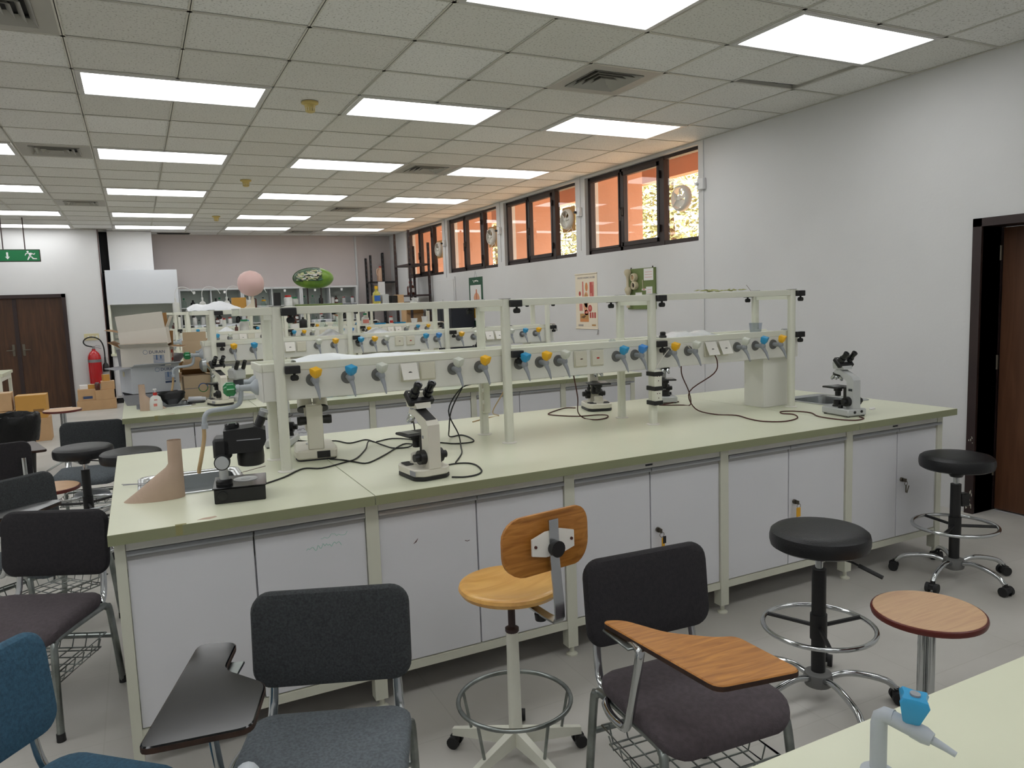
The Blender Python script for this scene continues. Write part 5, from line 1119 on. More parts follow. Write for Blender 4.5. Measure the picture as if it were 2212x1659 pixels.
# microscope-like lamp behind the cream microscope
t = thing('stereo_microscope', (.93, .86, BT), math.radians(20), label='grey stereo microscope behind the cream one on the second bench', cat='microscope')
MB().cbox((-.09, -.11, 0), (.09, .11, .04), .006).build('base', 'micro_grey', t); MB().cyl((0, .07, .04), (0, .07, .27), .014).build('column', 'steel', t)
MB().cbox((-.05, -.04, .16), (.05, .09, .25), .015).build('head', 'micro_grey', t); MB().lathe([(.04, .16), (.045, .12), (.035, .115), (.001, .115)], 20, (0, -.0, 0)).build('objective_housing', 'micro_dark', t)
for s in (-1, 1): MB().cyl((s*.03, -.03, .25), (s*.03, -.07, .31), .016, n=14).build('eyepiece', 'black', t)
b = MB(); b.lathe([(.055, 0), (.05, .03), (.03, .045), (.012, .05)], 22, T=Tr(.70, .90, 1.17) @ Matrix.Rotation(-PI/2, 4, 'Y')); b.tube([(.70, .90, 1.17), (.74, .97, 1.10), (.73, 1.02, .95), (.72, 1.04, .89)], .008, 8, smooth=4); b.lathe([(.045, 0), (.045, .01), (.01, .014)], 18, (.72, 1.04, BT)); b.build('bench_lamp', 'steel_brushed', label='small round steel bench lamp left of the second bench microscope', cat='lamp')
# paper labels with handwriting on the second bench cabinets
def note(x, y, z, seed, lab):
    t = thing('paper_note', (x, y, z), label=lab, cat='note')
    q = MB(); q.prism([(.02, -.02), (.055, -.03), (.05, .02), (.035, .03)], -.0008, 0, T=FT); q.build('tape', 'paper', t)
    q = MB(); scribble(q, (-.02, -.0012, .008), .07, .016, 14, (1, 0, 0), (0, 0, 1), .0009, seed); scribble(q, (-.01, -.0012, -.016), .09, .016, 16, (1, 0, 0), (0, 0, 1), .0009, seed+1); q.build('handwriting', 'ink_dark', t)
note(2.33, B1+.0692, .61, 5, 'taped paper note with blue handwriting on a second bench cabinet, left of the post')
note(3.02, B1+.0692, .60, 9, 'taped paper note with blue handwriting on a second bench cabinet, right of the post')
note(1.32, B1+.0692, .66, 15, 'small taped note on the second bench cabinet behind the cream stereo microscope')
# ---- models and bottles on the top shelf of the second rack
ZT = 1.597; YT = B1+.78
t = thing('pink_balloon_model', (1.10, YT, ZT), label='pale pink ball model on a cream foot on the top shelf', cat='model')
MB().lathe([(.001, .105), (.012, .105), (.045, .115), (.08, .137), (.1, .17), (.106, .21), (.1, .25), (.08, .283), (.045, .306), (.001, .316)], 30, cap=False).build('ball', 'pink', t)
b = MB(); b.loft([[(-.075, -.012, .004), (.02, -.012, .004), (.02, .012, .004), (-.075, .012, .004)], [(-.01, -.01, .05), (.018, -.01, .05), (.018, .01, .05), (-.01, .01, .05)], [(.0, -.008, .108), (.015, -.008, .108), (.015, .008, .108), (.0, .008, .108)]]); b.build('foot', 'poster_cream', t)
MB().cbox((.022, -.012, 0), (.036, .012, .085), .003).build('clip', 'amber', t); MB().cbox((-.08, -.02, 0), (.04, .02, .006), .002).build('foot_plate', 'poster_cream', t)
t = thing('cell_model', (1.61, YT, ZT), label='green oval plant cell model with a cut-away, on two rods', cat='model')
MB().cbox((-.17, -.08, 0), (.22, .08, .026), .003).build('base_board', 'board_green', t)
for x in (-.055, .06): MB().cyl((x, 0, .026), (x, 0, .18), .006, n=12).build('rod', 'shelf_brown', t)
# shell with a notch cut out at upper left
b = MB(); n, k = 40, 20; rx, ry, rz_ = .172, .10, .09; C0 = (0, 0, .245)
def P(u, v, s=1.0): return (C0[0]+s*rx*math.cos(v), C0[1]+s*ry*math.sin(v)*math.cos(u), C0[2]+s*rz_*math.sin(v)*math.sin(u))
vs, fs, idx = [], [], {}
for i in range(n):
    for j in range(k+1):
        idx[i, j] = len(vs); vs.append(P(2*PI*i/n, PI*j/k))
cut = lambda i, j: (vs[idx[i % n, j]][0] < .068 and vs[idx[i % n, j]][1] < .0 and vs[idx[i % n, j]][2] > C0[2]-.03)
for i in range(n):
    for j in range(k):
        if cut(i, j) and cut(i+1, j+1): continue
        fs.append((idx[i, j], idx[(i+1) % n, j], idx[(i+1) % n, j+1], idx[i, j+1]))
b.add(vs, fs); b.build('shell', 'cell_green', t, ang=60)
MB().ell((0, 0, .245), (.168, .0965, .0865), 32, 18).build('cut_face', 'cell_dark', t)
rd = random.Random(8)
for q_ in range(70):
    x = rd.uniform(-.14, .045); z = .222+rd.uniform(0, .085)*math.sqrt(max(0, 1-(x/.16)**2)); y = -.094*math.sqrt(max(.02, 1-(x/.17)**2-((z-.245)/.088)**2))
    MB().cbox((-.019, -.012, -.0045), (.019, .0, .0045), .002, T=Tr(x, y-.006, z) @ Matrix.Rotation(rd.uniform(-.3, .3), 4, 'Y')).build('organelle', rd.choice(('cell_pale', 'cell_teal', 'cover_white', 'shelf_black', 'bone')), t)
MB().ell((-.03, -.09, .25), (.022, .015, .011), 14, 8).build('nucleus', 'cover_white', t)
MB().ell((.055, .06, .235), (.125, .06, .075), 20, 10).build('membrane', 'cell_pale', t)
def bottle(loc, h, r, m, label, cap=None, neck=.35, shape='jar', name='bottle', group=None, cat='bottle', lab=None, n=16):
    """generic vessel: jar, flask, bottle"""
    t = thing(name, loc, label=label, cat=cat, group=group)
    if shape == 'flask': pr = [(r*.95, 0), (r, .004), (r*.98, h*.1), (r*.35, h*.68), (r*.28, h*.72), (r*.28, h*.94), (r*.33, h)]
    elif shape == 'jar': pr = [(r*.96, 0), (r, .004), (r, h*.76), (r*.9, h*.82), (r*.72, h*.84), (r*.72, h*.88)]
    elif shape == 'beaker': pr = [(r*.96, 0), (r, .003), (r, h), (r*.95, h), (r*.94, .005)]
    elif shape == 'cup': pr = [(r*.78, 0), (r*.8, .003), (r, h), (r*1.06, h), (r*.98, h*.97), (r*.76, .005)]
    else: pr = [(r*.96, 0), (r, .004), (r, h*.58), (r*.85, h*.66), (r*neck, h*.74), (r*neck, h*.88)]
    MB().lathe(pr, n).build('body', m, t)
    if cap:
        z0 = h*.86 if shape != 'flask' else h*.97; rr = r*(.76 if shape == 'jar' else neck*1.15 if shape == 'bottle' else .36)
        MB().lathe([(rr, z0), (rr, h*1.0 if shape != 'flask' else h*1.06), (rr*.9, h*1.01 if shape != 'flask' else h*1.07), (.001, h*1.01 if shape != 'flask' else h*1.07)], n).build('cap', cap, t)
    if lab:
        z0, z1 = h*.2, h*.5; a0 = -PI/2
        q = MB(); q.loft([[(1.012*r*math.cos(a0-.9+1.8*i/8), 1.012*r*math.sin(a0-.9+1.8*i/8), z0) for i in range(9)]+[(1.003*r*math.cos(a0+.9-1.8*i/8), 1.003*r*math.sin(a0+.9-1.8*i/8), z0) for i in range(9)], [(1.012*r*math.cos(a0-.9+1.8*i/8), 1.012*r*math.sin(a0-.9+1.8*i/8), z1) for i in range(9)]+[(1.003*r*math.cos(a0+.9-1.8*i/8), 1.003*r*math.sin(a0+.9-1.8*i/8), z1) for i in range(9)]]); q.build('label', lab, t)
    return t
MB().cbox((-.028, -.02, 0), (.028, .02, .13), .003).build('black_box', 'black', loc=(1.29, YT-.05, ZT), rot=(0, .03, 0), label='upright black box on the top shelf left of the red-capped jar', cat='box')
bottle((1.385, YT-.03, ZT), .105, .034, 'bottle_white', 'white jar with a red lid on the top shelf', 'red', shape='jar', lab='paper')
bottle((1.45, YT+.03, ZT), .09, .03, 'bottle_white', 'smaller white jar with a green lid beside the red-lidded jar', 'cap_green', shape='jar')
bottle((1.20, YT+.05, ZT), .075, .022, 'clear_glass', 'small clear jar with a yellow lid right of the pink ball', 'yellow', shape='jar')
o = bottle((2.155, YT, ZT), .165, .034, 'oil', 'clear bottle of yellow cooking oil with a yellow cap', 'yellow', shape='bottle', neck=.38, lab='label_blue')
b = MB(); b.loft([[(x, y, z) for x, y in rrect(w, d, .012)] for z, w, d in ((0, .09, .06), (.075, .1, .07), (.08, .1, .07))]); b.build('clear_tub', 'clear_plastic', loc=(1.90, YT, ZT), label='clear square tub on the top shelf right of the green cell model', cat='tub')
sheet('plastic_bag', lumpy(.60, 1.0, YT-.1, YT+.1, ZT, lambda u: .07*math.exp(-((u-.62)/.3)**2)+.045*math.exp(-((u-.15)/.18)**2), 21, 16, 8), 'bag_white', 'stuffed white plastic bag at the left end of the second rack top shelf', 'plastic bag')
# middle shelf of the second rack
SH1 = 1.3405; Y1 = B1+.79
sheet('plastic_bag', lumpy(1.52, 1.86, B1+.2, B1+.42, BT, lambda u: .12*math.exp(-((u-.7)/.25)**2)+.09*math.exp(-((u-.35)/.2)**2), 31, 14, 8), 'bag_blue', 'pale blue plastic bag heaped on the second bench, left of centre', 'plastic bag')
sheet('plastic_bag', lumpy(2.50, 2.78, B1+.25, B1+.5, BT+.0, lambda u: .2*math.exp(-((u-.6)/.28)**2), 32, 14, 8), 'bag_blue', 'pale blue plastic bag under the two blue taps of the second rack', 'plastic bag')
sheet('plastic_bag', lumpy(3.35, 3.72, B1+.2, B1+.5, BT, lambda u: .2*math.exp(-((u-.4)/.3)**2), 33, 14, 8), 'bag_clear', 'clear plastic bag on the right end of the second bench', 'plastic bag')
sheet('plastic_bag', lumpy(3.78, 4.12, B1+.2, B1+.5, BT, lambda u: .24*math.exp(-((u-.5)/.25)**2), 34, 14, 8), 'bag_blue', 'pale blue plastic bag at the far right end of the second bench', 'plastic bag')
sheet('plastic_sheet', lumpy(2.02, 2.36, Y1-.12, Y1+.1, SH1, lambda u: .05*math.exp(-((u-.35)/.25)**2)+.004, 35, 14, 6), 'bag_white', 'crumpled white sheet on the middle shelf of the second rack', 'plastic sheet')
sheet('plastic_bag', lumpy(1.60, 1.86, Y1-.1, Y1+.1, SH1, lambda u: .06*math.exp(-((u-.5)/.28)**2), 36, 12, 7), 'bag_clear', 'clear plastic bag on the middle shelf of the second rack', 'plastic bag')
cord([(3.05, Y1, 1.345), (3.12, Y1, 1.36), (3.2, Y1-.04, 1.35), (3.35, Y1-.02, 1.345), (3.45, Y1, 1.355), (3.5, Y1-.03, 1.345)], 'dark cord lying on the right bay of the second rack middle shelf')
# ---- third and fourth racks: bottles and trays
Y2 = BY+2*PITCH+.78; Y3 = BY+3*PITCH+.78; SHZ = 1.3405
bottle((2.085, Y2-.05, SHZ), .165, .048, 'bottle_black', 'matt black bottle with a white stopper on the third rack', 'white_plastic', shape='bottle', neck=.3, lab=None)
bottle((2.885, Y2, SHZ), .16, .05, 'bottle_white', 'white plastic bottle with a green cap on the third rack', 'cap_green', shape='bottle', neck=.4, lab='poster_pink')
bottle((3.23, Y2, SHZ), .11, .028, 'bottle_white', 'white canister with red lid and red print on the third rack', 'red', shape='jar', lab='red')
bottle((2.34, Y2, SHZ), .14, .055, 'clear_glass', 'clear conical flask with a dark stopper on the third rack, left one', 'black', shape='flask')
bottle((2.50, Y2-.03, SHZ), .15, .05, 'clear_glass', 'clear conical flask with a tan stopper on the third rack, right one', 'cardboard', shape='flask')
bottle((1.30, Y2-.04, SHZ), .085, .02, 'amber', 'small brown dropper bottle on the third rack', 'amber', shape='bottle', neck=.35)
bottle((1.40, Y2+.04, SHZ), .14, .055, 'bottle_white', 'large pale jar with a green lid behind the dropper bottle', 'cap_green', shape='jar')
bottle((1.00, Y2, SHZ), .09, .035, 'clear_glass', 'clear beaker on the third rack left bay', None, shape='beaker', cat='beaker')
for k, x in enumerate((1.93, 1.99)): bottle((x, Y2+.06, SHZ), .11, .018, 'clear_glass', 'slim clear bottle with a dark cap behind the black bottle, %s one' % ('left', 'right')[k], 'black', shape='bottle', neck=.4)
MB().cbox((-.04, -.03, 0), (.04, .03, .06), .003).build('white_carton', 'paper', loc=(1.97, Y2-.08, SHZ), label='small white carton with a dark lid in front of the slim bottles', cat='box')
for k, (x, m, lab) in enumerate(((3.07, 'blue', 'shallow blue tray left of the red-lidded canister'), (3.34, 'blue', 'blue and white tray right of the red-lidded canister'))):
    b = MB(); b.loft([[(px*.9, py*.9, 0) for px, py in rrect(.13, .09, .012)], [(px, py, .028) for px, py in rrect(.14, .1, .012)], [(px*.94, py*.92, .028) for px, py in rrect(.14, .1, .012)], [(px*.86, py*.84, .006) for px, py in rrect(.14, .1, .012)]]); b.build('small_tray', m, loc=(x, Y2-.03, SHZ), rot=(0, 0, .2*k), label=lab, cat='tray')
bottle((3.55, Y2, SHZ), .07, .045, 'white_plastic', 'white plastic tub on the right end of the third rack shelf', None, shape='cup', cat='tub')
bottle((3.70, Y2, SHZ), .09, .045, 'white_plastic', 'taller white plastic tub at the right end of the third rack shelf', None, shape='cup', cat='tub')
sheet('plastic_bag', lumpy(1.08, 1.30, Y2-.1, Y2+.08, SHZ, lambda u: .06*math.exp(-((u-.5)/.3)**2), 41, 10, 6), 'bag_white', 'white plastic bag heaped on the left bay of the third rack shelf', 'plastic bag')
for k in range(3):
    bottle((3.56+.02*k, Y2+.02, ZT+.0+.035*k), .05, .05, 'white_plastic', 'stack of white lidded tubs on the third rack top shelf, %s' % ('bottom tub', 'middle tub', 'top tub')[k], None, shape='cup', cat='tub') if k < 2 else None
for k, (x, m, h) in enumerate(((3.05, 'cardboard_dark', .13), (3.16, 'micro_grey', .14), (3.28, 'bottle_black', .12), (3.36, 'cardboard', .13))):
    MB().cbox((-.045, -.05, 0), (.045, .05, h), .003).build('small_carton', m, loc=(x, Y2+.02, ZT), rot=(0, 0, .1*k), label='%s carton on the third rack top shelf' % ('dark brown', 'grey', 'black', 'tan')[k], cat='box')
# wash bottles with bent spouts on the third rack top shelf, left
for k, x in enumerate((.66, .95, 1.22, 1.48)):
    t = bottle((x, Y2, ZT), .16, .035, 'bottle_white', 'white wash bottle with a bent spout tube, %s of four' % ORD[k], 'bottle_white', shape='bottle', neck=.3, group='wash bottles on the third rack')
    q = MB(); d = 1; q.tube([(0, 0, .15), (0, 0, .22), (d*.03, 0, .275), (d*.1, 0, .285), (d*.17, 0, .25), (d*.2, 0, .2)], .004, 6, smooth=4); q.build('spout', 'white_plastic', t)
MB().cbox((-.08, -.05, 0), (.08, .05, .15), .003).build('tan_carton', 'cardboard_orange', loc=(1.36, Y2+.06, ZT), label='tan carton with a black top behind the wash bottles', cat='box')
for k in range(9):
    x = .75+.36*k; m, cp, sh, lb = (('amber', 'black', 'bottle', 'brown bottle'), ('clear_glass', 'black', 'flask', 'clear flask'), ('bottle_white', 'red', 'jar', 'white jar with red lid'), ('clear_glass', 'cap_blue', 'bottle', 'clear bottle with blue cap'), ('bottle_white', 'cap_green', 'jar', 'white jar with green lid'))[k % 5]
    bottle((x, Y3, SHZ), .10+.02*(k % 3), .03+.006*(k % 2), m, '%s on the farthest rack shelf, %s from the left' % (lb, ('first', 'second', 'third', 'fourth', 'fifth', 'sixth', 'seventh', 'eighth', 'ninth')[k]), cp, shape=sh)
# ================================================================ FAR END AND WALLS
# ---- fume hood in the alcove
t = thing('fume_hood', (.39, 9.72, 0), label='white fume hood with a raised sash in the far left alcove', cat='fume hood')
MB().box((-.585, .0, 1.775), (.585, .85, 2.385)).build('sash_housing', 'hood_white', t, ang=0)
for x in (-.585, .545): MB().box((x, .02, .9), (x+.04, .85, 1.775)).build('side_post', 'rack_cream', t, ang=0)
MB().box((-.545, .8, .9), (.545, .85, 1.775)).build('rear_panel', 'hood_inside', t, ang=0)
MB().box((-.6, -.03, .86), (.6, .85, .9)).build('hood_worktop', 'worktop', t, ang=0)
MB().box((-.58, .02, .1), (.58, .83, .86)).build('base_cabinet', 'door_white', t, ang=0)
for a, c in ((-.56, -.01), (.01, .56)): MB().cbox((a, .0, .14), (c, .02, .82), .002).build('base_door', 'door_white', t, ang=0)
MB().box((-.56, .06, 0), (.56, .8, .1)).build('plinth', 'shelf_black', t, ang=0)
for k, z in enumerate((1.15, 1.05)): MB().cbox((-.53, .78, z), (-.33, .8, z+.07), .003).build('service_outlet', 'panel_grey', t)
q = MB(); q.cyl((-.05, .8, 1.5), (-.05, .77, 1.5), .01); q.build('bolt', 'grime', t)
MB().box((.39-.50, 9.98, 2.386), (.39+.22, 10.5, H-.004)).build('exhaust_duct', 'wall_white', ang=0, label='white box duct rising from the fume hood to the ceiling', cat='duct')
MB().box((XA+.005, 10.2, 2.386), (-.115, 10.6, H-.004)).build('duct_gap_shade', 'black_matte', ang=0, label='black strip standing in for shade in the gap between the white wall and the duct', cat='panel')  # black box stands in for the shade inside the open gap
MB().cbox((XA-.008, YFL-.012, 0), (XA+.004, YFL, H-.002), .002).build('corner_strip', 'grime', ang=0, label='dark red brown corner strip on the edge of the far left wall', cat='corner strip')
# ---- fire extinguisher
t = thing('fire_extinguisher', (-.475, YFL-.1, .40), label='red fire extinguisher hung beside the brown double door', cat='fire extinguisher')
MB().lathe([(.10, 0), (.105, .006), (.107, .43), (.10, .49), (.075, .54), (.04, .575), (.03, .585), (.028, .61)], 26).build('cylinder', 'ext_red', t)
MB().lathe([(.1085, .375), (.1085, .425)], 26, cap=False).build('band', 'steel_brushed', t)
MB().lathe([(.018, .61), (.02, .63), (.02, .66), (.001, .665)], 12).build('valve', 'steel_brushed', t)
q = MB(); q.tube([(0, 0, .645), (.05, -.01, .67), (.11, -.01, .655)], .007, 6); q.tube([(0, 0, .63), (.05, -.01, .635), (.12, -.01, .615)], .007, 6); q.build('handle', 'steel_brushed', t)
MB().tube([(-.02, -.01, .65), (-.11, -.02, .68), (-.145, -.02, .74), (-.1, -.02, .80), (0, -.02, .82), (.1, -.02, .775), (.15, -.01, .68), (.165, 0, .56), (.165, 0, .46)], .011, 8, smooth=4).build('hose', 'rubber', t)
MB().lathe([(.014, .46), (.018, .36), (.045, .32), (.05, .22), (.046, .2), (.001, .21)], 14, (.165, 0, 0)).build('horn', 'black', t)
MB().lathe([(.04, -.07), (.06, -.05), (.06, 0), (.001, 0)], 16, (.12, .03, .12)).build('wall_bracket', 'black', t)
t = thing('switch_plate', (-.49, YFL, 1.22), label='cream triple switch plate above the fire extinguisher', cat='switch')
MB().cbox((-.115, -.01, -.06), (.115, 0, .06), .003).build('plate', 'switch_cream', t)
for x in (-.05, .02, .08): MB().cbox((x-.012, -.016, -.02), (x+.012, -.01, .02), .002).build('rocker', 'white_plastic', t)
# ---- exit sign hung from the ceiling
t = thing('exit_sign', (-1.32, 8.1, 2.44), label='green emergency exit sign with a running figure hung from the ceiling', cat='sign')
MB().cbox((-.33, -.03, 0), (.33, .03, .185), .004).build('case', 'sign_case', t)
MB().box((-.32, -.0325, .012), (.32, -.0305, .173)).build('face', 'sign_green', t, ang=0)
for x in (-.14, .14): MB().cyl((x, 0, .185), (x, 0, H-2.44), .008, n=8).build('hanger', 'shelf_brown', t)
q = MB(); q.prism([(-.012, .14), (.012, .14), (.012, .075), (.03, .075), (0, .035), (-.03, .075), (-.012, .075)], .0, .002, T=Tr(-.09, -.0325, 0) @ Matrix.Rotation(PI/2, 4, 'X')); q.build('arrow', 'white_plastic', t)
F = Tr(.2, -.0325, 0) @ Matrix.Rotation(PI/2, 4, 'X')
q = MB(); q.lathe([(.001, 0), (.014, 0), (.014, .002), (.001, .002)], 14, (-.028, .148, 0), T=F)
q.prism([(-.03, .13), (.02, .135), (.028, .12), (.008, .085), (-.02, .08), (-.012, .105)], 0, .002, T=F)
for pl in ([(.02, .13), (.05, .115), (.062, .132), (.068, .124), (.052, .102), (.02, .115)], [(-.02, .125), (-.052, .112), (-.06, .09), (-.068, .094), (-.058, .122), (-.028, .133)], [(-.005, .09), (.03, .072), (.04, .052), (.085, .05), (.085, .036), (.03, .038), (.018, .06), (-.018, .08)], [(-.02, .085), (-.028, .06), (-.042, .03), (-.03, .025), (-.01, .055), (.0, .085)]): q.prism(pl, 0, .002, T=F)
q.build('running_figure', 'white_plastic', t)
# ---- boxes beside the hood
def plain_box(w_, d_, h_, loc, rz, m, label, mark=None):
    t = thing('cardboard_box', loc, rz, label=label, cat='box', group='brown cartons on the far floor')
    MB().cbox((-w_/2, -d_/2, 0), (w_/2, d_/2, h_), .003).build('carton', m, t, ang=0)
    MB().box((-w_/2, -.02, h_), (w_/2, .02, h_+.0006)).build('tape', 'cardboard_white', t, ang=0)
    if mark: MB().box((mark[0], -d_/2-.001, mark[1]), (mark[2], -d_/2, mark[3])).build('print', mark[4], t, ang=0)
    return t
plain_box(.29, .3, .165, (-.62, 9.15, 0), 0, 'cardboard', 'bottom brown carton of the left stack beside the extinguisher')
plain_box(.275, .28, .19, (-.61, 9.16, .166), .03, 'cardboard', 'upper brown carton of the left stack beside the extinguisher', (-.06, .03, .08, .075, 'print_navy'))
plain_box(.12, .12, .07, (-.655, 9.15, .357), .1, 'paper', 'small white carton on the left stack beside the extinguisher')
plain_box(.11, .12, .07, (-.53, 9.16, .357), -.05, 'cardboard_orange', 'small tan carton on the left stack beside the extinguisher')
plain_box(.30, .3, .165, (-.33, 9.15, 0), 0, 'cardboard', 'bottom brown carton of the right stack by the fume hood')
plain_box(.28, .28, .165, (-.34, 9.14, .166), 0, 'cardboard', 'middle brown carton of the right stack by the fume hood')
plain_box(.21, .22, .14, (-.29, 9.15, .332), .05, 'cardboard', 'top brown carton of the right stack by the fume hood')
plain_box(.1, .1, .11, (-.31, 9.16, .473), .3, 'cardboard_orange', 'small tan carton on top of the right stack by the fume hood')
bottle((-.445, 9.05, .332), .13, .04, 'amber', 'brown glass jar between the two carton stacks', 'steel_brushed', shape='jar')
# ---- left: table, cartons and bin
t = thing('work_table', (-1.86, 7.0, 0), label='cream table at the far left edge', cat='table')
MB().box((-.6, -.35, .81), (.42, .6, .85)).build('tabletop', 'worktop', t, ang=0)
for x in (-.57, .38):
    for y in (-.31, .56): MB().box((x-.02, y-.02, 0), (x+.02, y+.02, .81)).build('leg', 'rack_cream', t, ang=0)
MB().box((-.55, -.33, .74), (.38, -.3, .81)).build('apron', 'rack_cream', t, ang=0); MB().box((.365, -.3, .74), (.395, .55, .81)).build('apron', 'rack_cream', t, ang=0)
plain_box(.34, .3, .30, (-1.06, 6.0, .30), .0, 'cardboard_orange', 'orange brown carton behind the black bin', (.02, .08, .14, .12, 'cardboard_dark'))
plain_box(.36, .32, .299, (-1.05, 6.0, 0), .02, 'cardboard', 'lower carton under the orange brown one behind the black bin')
plain_box(.32, .28, .23, (-1.43, 6.0, .42), .05, 'cardboard', 'upper carton of the stack at the left edge behind the bin')
plain_box(.34, .3, .20, (-1.43, 6.0, .215), 0, 'cardboard', 'middle carton of the stack at the left edge behind the bin')
plain_box(.36, .3, .21, (-1.43, 6.0, 0), 0, 'cardboard', 'bottom carton of the stack at the left edge behind the bin')
t = thing('waste_bin', (-.965, 3.40, 0), label='tall black bin with a black liner folded over its rim', cat='bin')
MB().lathe([(.16, 0), (.17, .01), (.215, .58), (.2, .58), (.16, .02), (.001, .02)], 28).build('bin_body', 'black_matte', t)
rd = random.Random(6); n = 36
rings = []
for z, r in ((.36, .22), (.40, .235), (.47, .245), (.55, .25), (.62, .25), (.64, .242), (.635, .225), (.56, .205), (.3, .17)):
    rings.append([((r+rd.uniform(-.009, .009))*math.cos(2*PI*i/n), (r+rd.uniform(-.009, .009))*math.sin(2*PI*i/n), z+rd.uniform(-.012, .012)) for i in range(n)])
MB().loft(rings, False, True).build('liner', 'bin_liner', t, ang=50)
b = MB(); b.loft([[(x*.6, y*.6, 0) for x, y in rrect(.3, .25, .1)], [(x, y, .03) for x, y in rrect(.34, .3, .12)], [(x*.9, y*.85, .08) for x, y in rrect(.34, .3, .12)], [(x*.4, y*.4, .11) for x, y in rrect(.34, .3, .12)]]); b.build('rag_heap', 'bag_white', loc=(.0, .72, .245), label='crumpled pale rags in the basket under the grey chair by the stools', cat='rags')
bpy.data.objects['rag_heap'].scale = (.75, .75, .7); bpy.data.objects['rag_heap'].location = (-.17, .97, .2)
# ---- far wall reagent shelving with bottles
FZ0, FZ1 = 1.0, 2.04
units = [(1.0, 2.15), (2.15, 3.29), (3.29, 4.46)]
lab = ('left', 'middle', 'right')
for k, (a, c) in enumerate(units):
    t = thing('reagent_cabinet', ((a+c)/2, 10.42, 0), label='white open reagent cabinet on the far wall, %s one of three' % lab[k], cat='cabinet', group='reagent cabinets on the far wall'); w_ = (c-a)/2
    MB().box((-w_+.002, -.22, FZ1-.035), (w_-.002, .22, FZ1)).build('top_panel', 'cab_white', t, ang=0)
    for x in (-w_+.002, w_-.032): MB().box((x, -.22, FZ0), (x+.03, .22, FZ1-.035)).build('side_panel', 'cab_white', t, ang=0)
    MB().box((-.01, -.2, FZ0), (.01, .2, FZ1-.035)).build('divider', 'cab_white', t, ang=0)
    MB().box((-w_+.032, .2, FZ0), (w_-.032, .22, FZ1-.035)).build('rear_panel', 'cab_back', t, ang=0)
    for z in (FZ0, 1.33, 1.66): MB().box((-w_+.032, -.2, z), (w_-.032, .2, z+.02)).build('shelf_board', 'cab_white', t, ang=0)
    for x in (-.3, .25): MB().box((x-.02, -.205, 1.94), (x+.02, -.203, 1.99)).build('number_card', 'paper', t, ang=0)
    MB().box((-.03, -.222, FZ1-.022), (.03, -.2205, FZ1-.012)).build('nameplate', 'channel_grey', t, ang=0)
t = thing('wall_bench', (2.72, 10.3, 0), label='long white bench along the far wall under the reagent cabinets', cat='bench')
MB().box((-1.72, -.45, .96), (1.74, .34, 1.0)).build('bench_top', 'worktop', t, ang=0)
for k in range(4): MB().box((-1.7+.86*k, -.4, .0), (-1.7+.86*(k+1)-.02, .3, .96)).build('bench_unit', 'door_white', t, ang=0)
kinds = [('amber', 'black', 'bottle', .17, .04, 'brown glass bottle'), ('clear_glass', 'black', 'flask', .16, .05, 'clear conical flask'), ('bottle_white', 'white_plastic', 'jar', .14, .045, 'white jar'), ('bottle_black', 'black', 'bottle', .16, .045, 'black bottle'), ('clear_glass', 'cap_green', 'bottle', .18, .045, 'clear bottle with green cap'), ('bottle_white', 'red', 'jar', .12, .04, 'white jar with red lid')]
rd = random.Random(12); cnt = {}
for k, (a, c) in enumerate(units):
    for si, z in enumerate((1.68, 1.35)):
        nB = 7
        for q_ in range(nB):
            kk = kinds[(q_*5+k*2+si*3+rd.randint(0, 1)) % 6] if not (k == 0 and si == 0) else kinds[3 if q_ % 2 else 4]
            x = a+.09+(c-a-.18)*q_/(nB-1)
            if abs(x-(a+c)/2) < .07: x += .09
            bottle((x, 10.36+rd.uniform(-.05, .05), z), kk[3]*rd.uniform(.85, 1.1), kk[4], kk[0], '%s, %s along the %s shelf of the %s far cabinet' % (kk[5], ('first', 'second', 'third', 'fourth', 'fifth', 'sixth', 'seventh')[q_], ('upper', 'lower')[si], lab[k]), kk[1], shape=kk[2], group='bottles in the far %s cabinet, %s shelf' % (lab[k], ('upper', 'lower')[si]), n=10, lab='paper' if kk[0] == 'amber' else None)
for k, (x, y, w_, h_, m, lb) in enumerate(((1.42, 9.96, .42, .34, 'hood_white', 'white rectangular instrument case on the far bench, left'), (3.62, 9.98, .36, .36, 'hood_white', 'white balance housing on the far bench, right'), (1.92, 9.97, .3, .33, 'hood_white', 'second white instrument case on the far bench'))):
    t = thing('instrument_case', (x, y, 1.0), label=lb, cat='instrument'); MB().cbox((-w_/2, -.13, 0), (w_/2, .13, h_), .012).build('housing', m, t); MB().cbox((-w_/2+.03, -.134, .04), (w_/2-.03, -.13, h_-.06), .004).build('front_panel', 'cab_white', t); MB().cbox((-.05, -.136, h_-.045), (.05, -.13, h_-.02), .002).build('display', 'micro_dark', t)
for k in range(7):
    x = 2.25+.17*k; kk = kinds[(k*2+1) % 6]
    bottle((x, 9.98, 1.0), kk[3], kk[4], kk[0], '%s standing on the far bench, %s from the left' % (kk[5], ('first', 'second', 'third', 'fourth', 'fifth', 'sixth', 'seventh')[k]), kk[1], shape=kk[2], n=12)
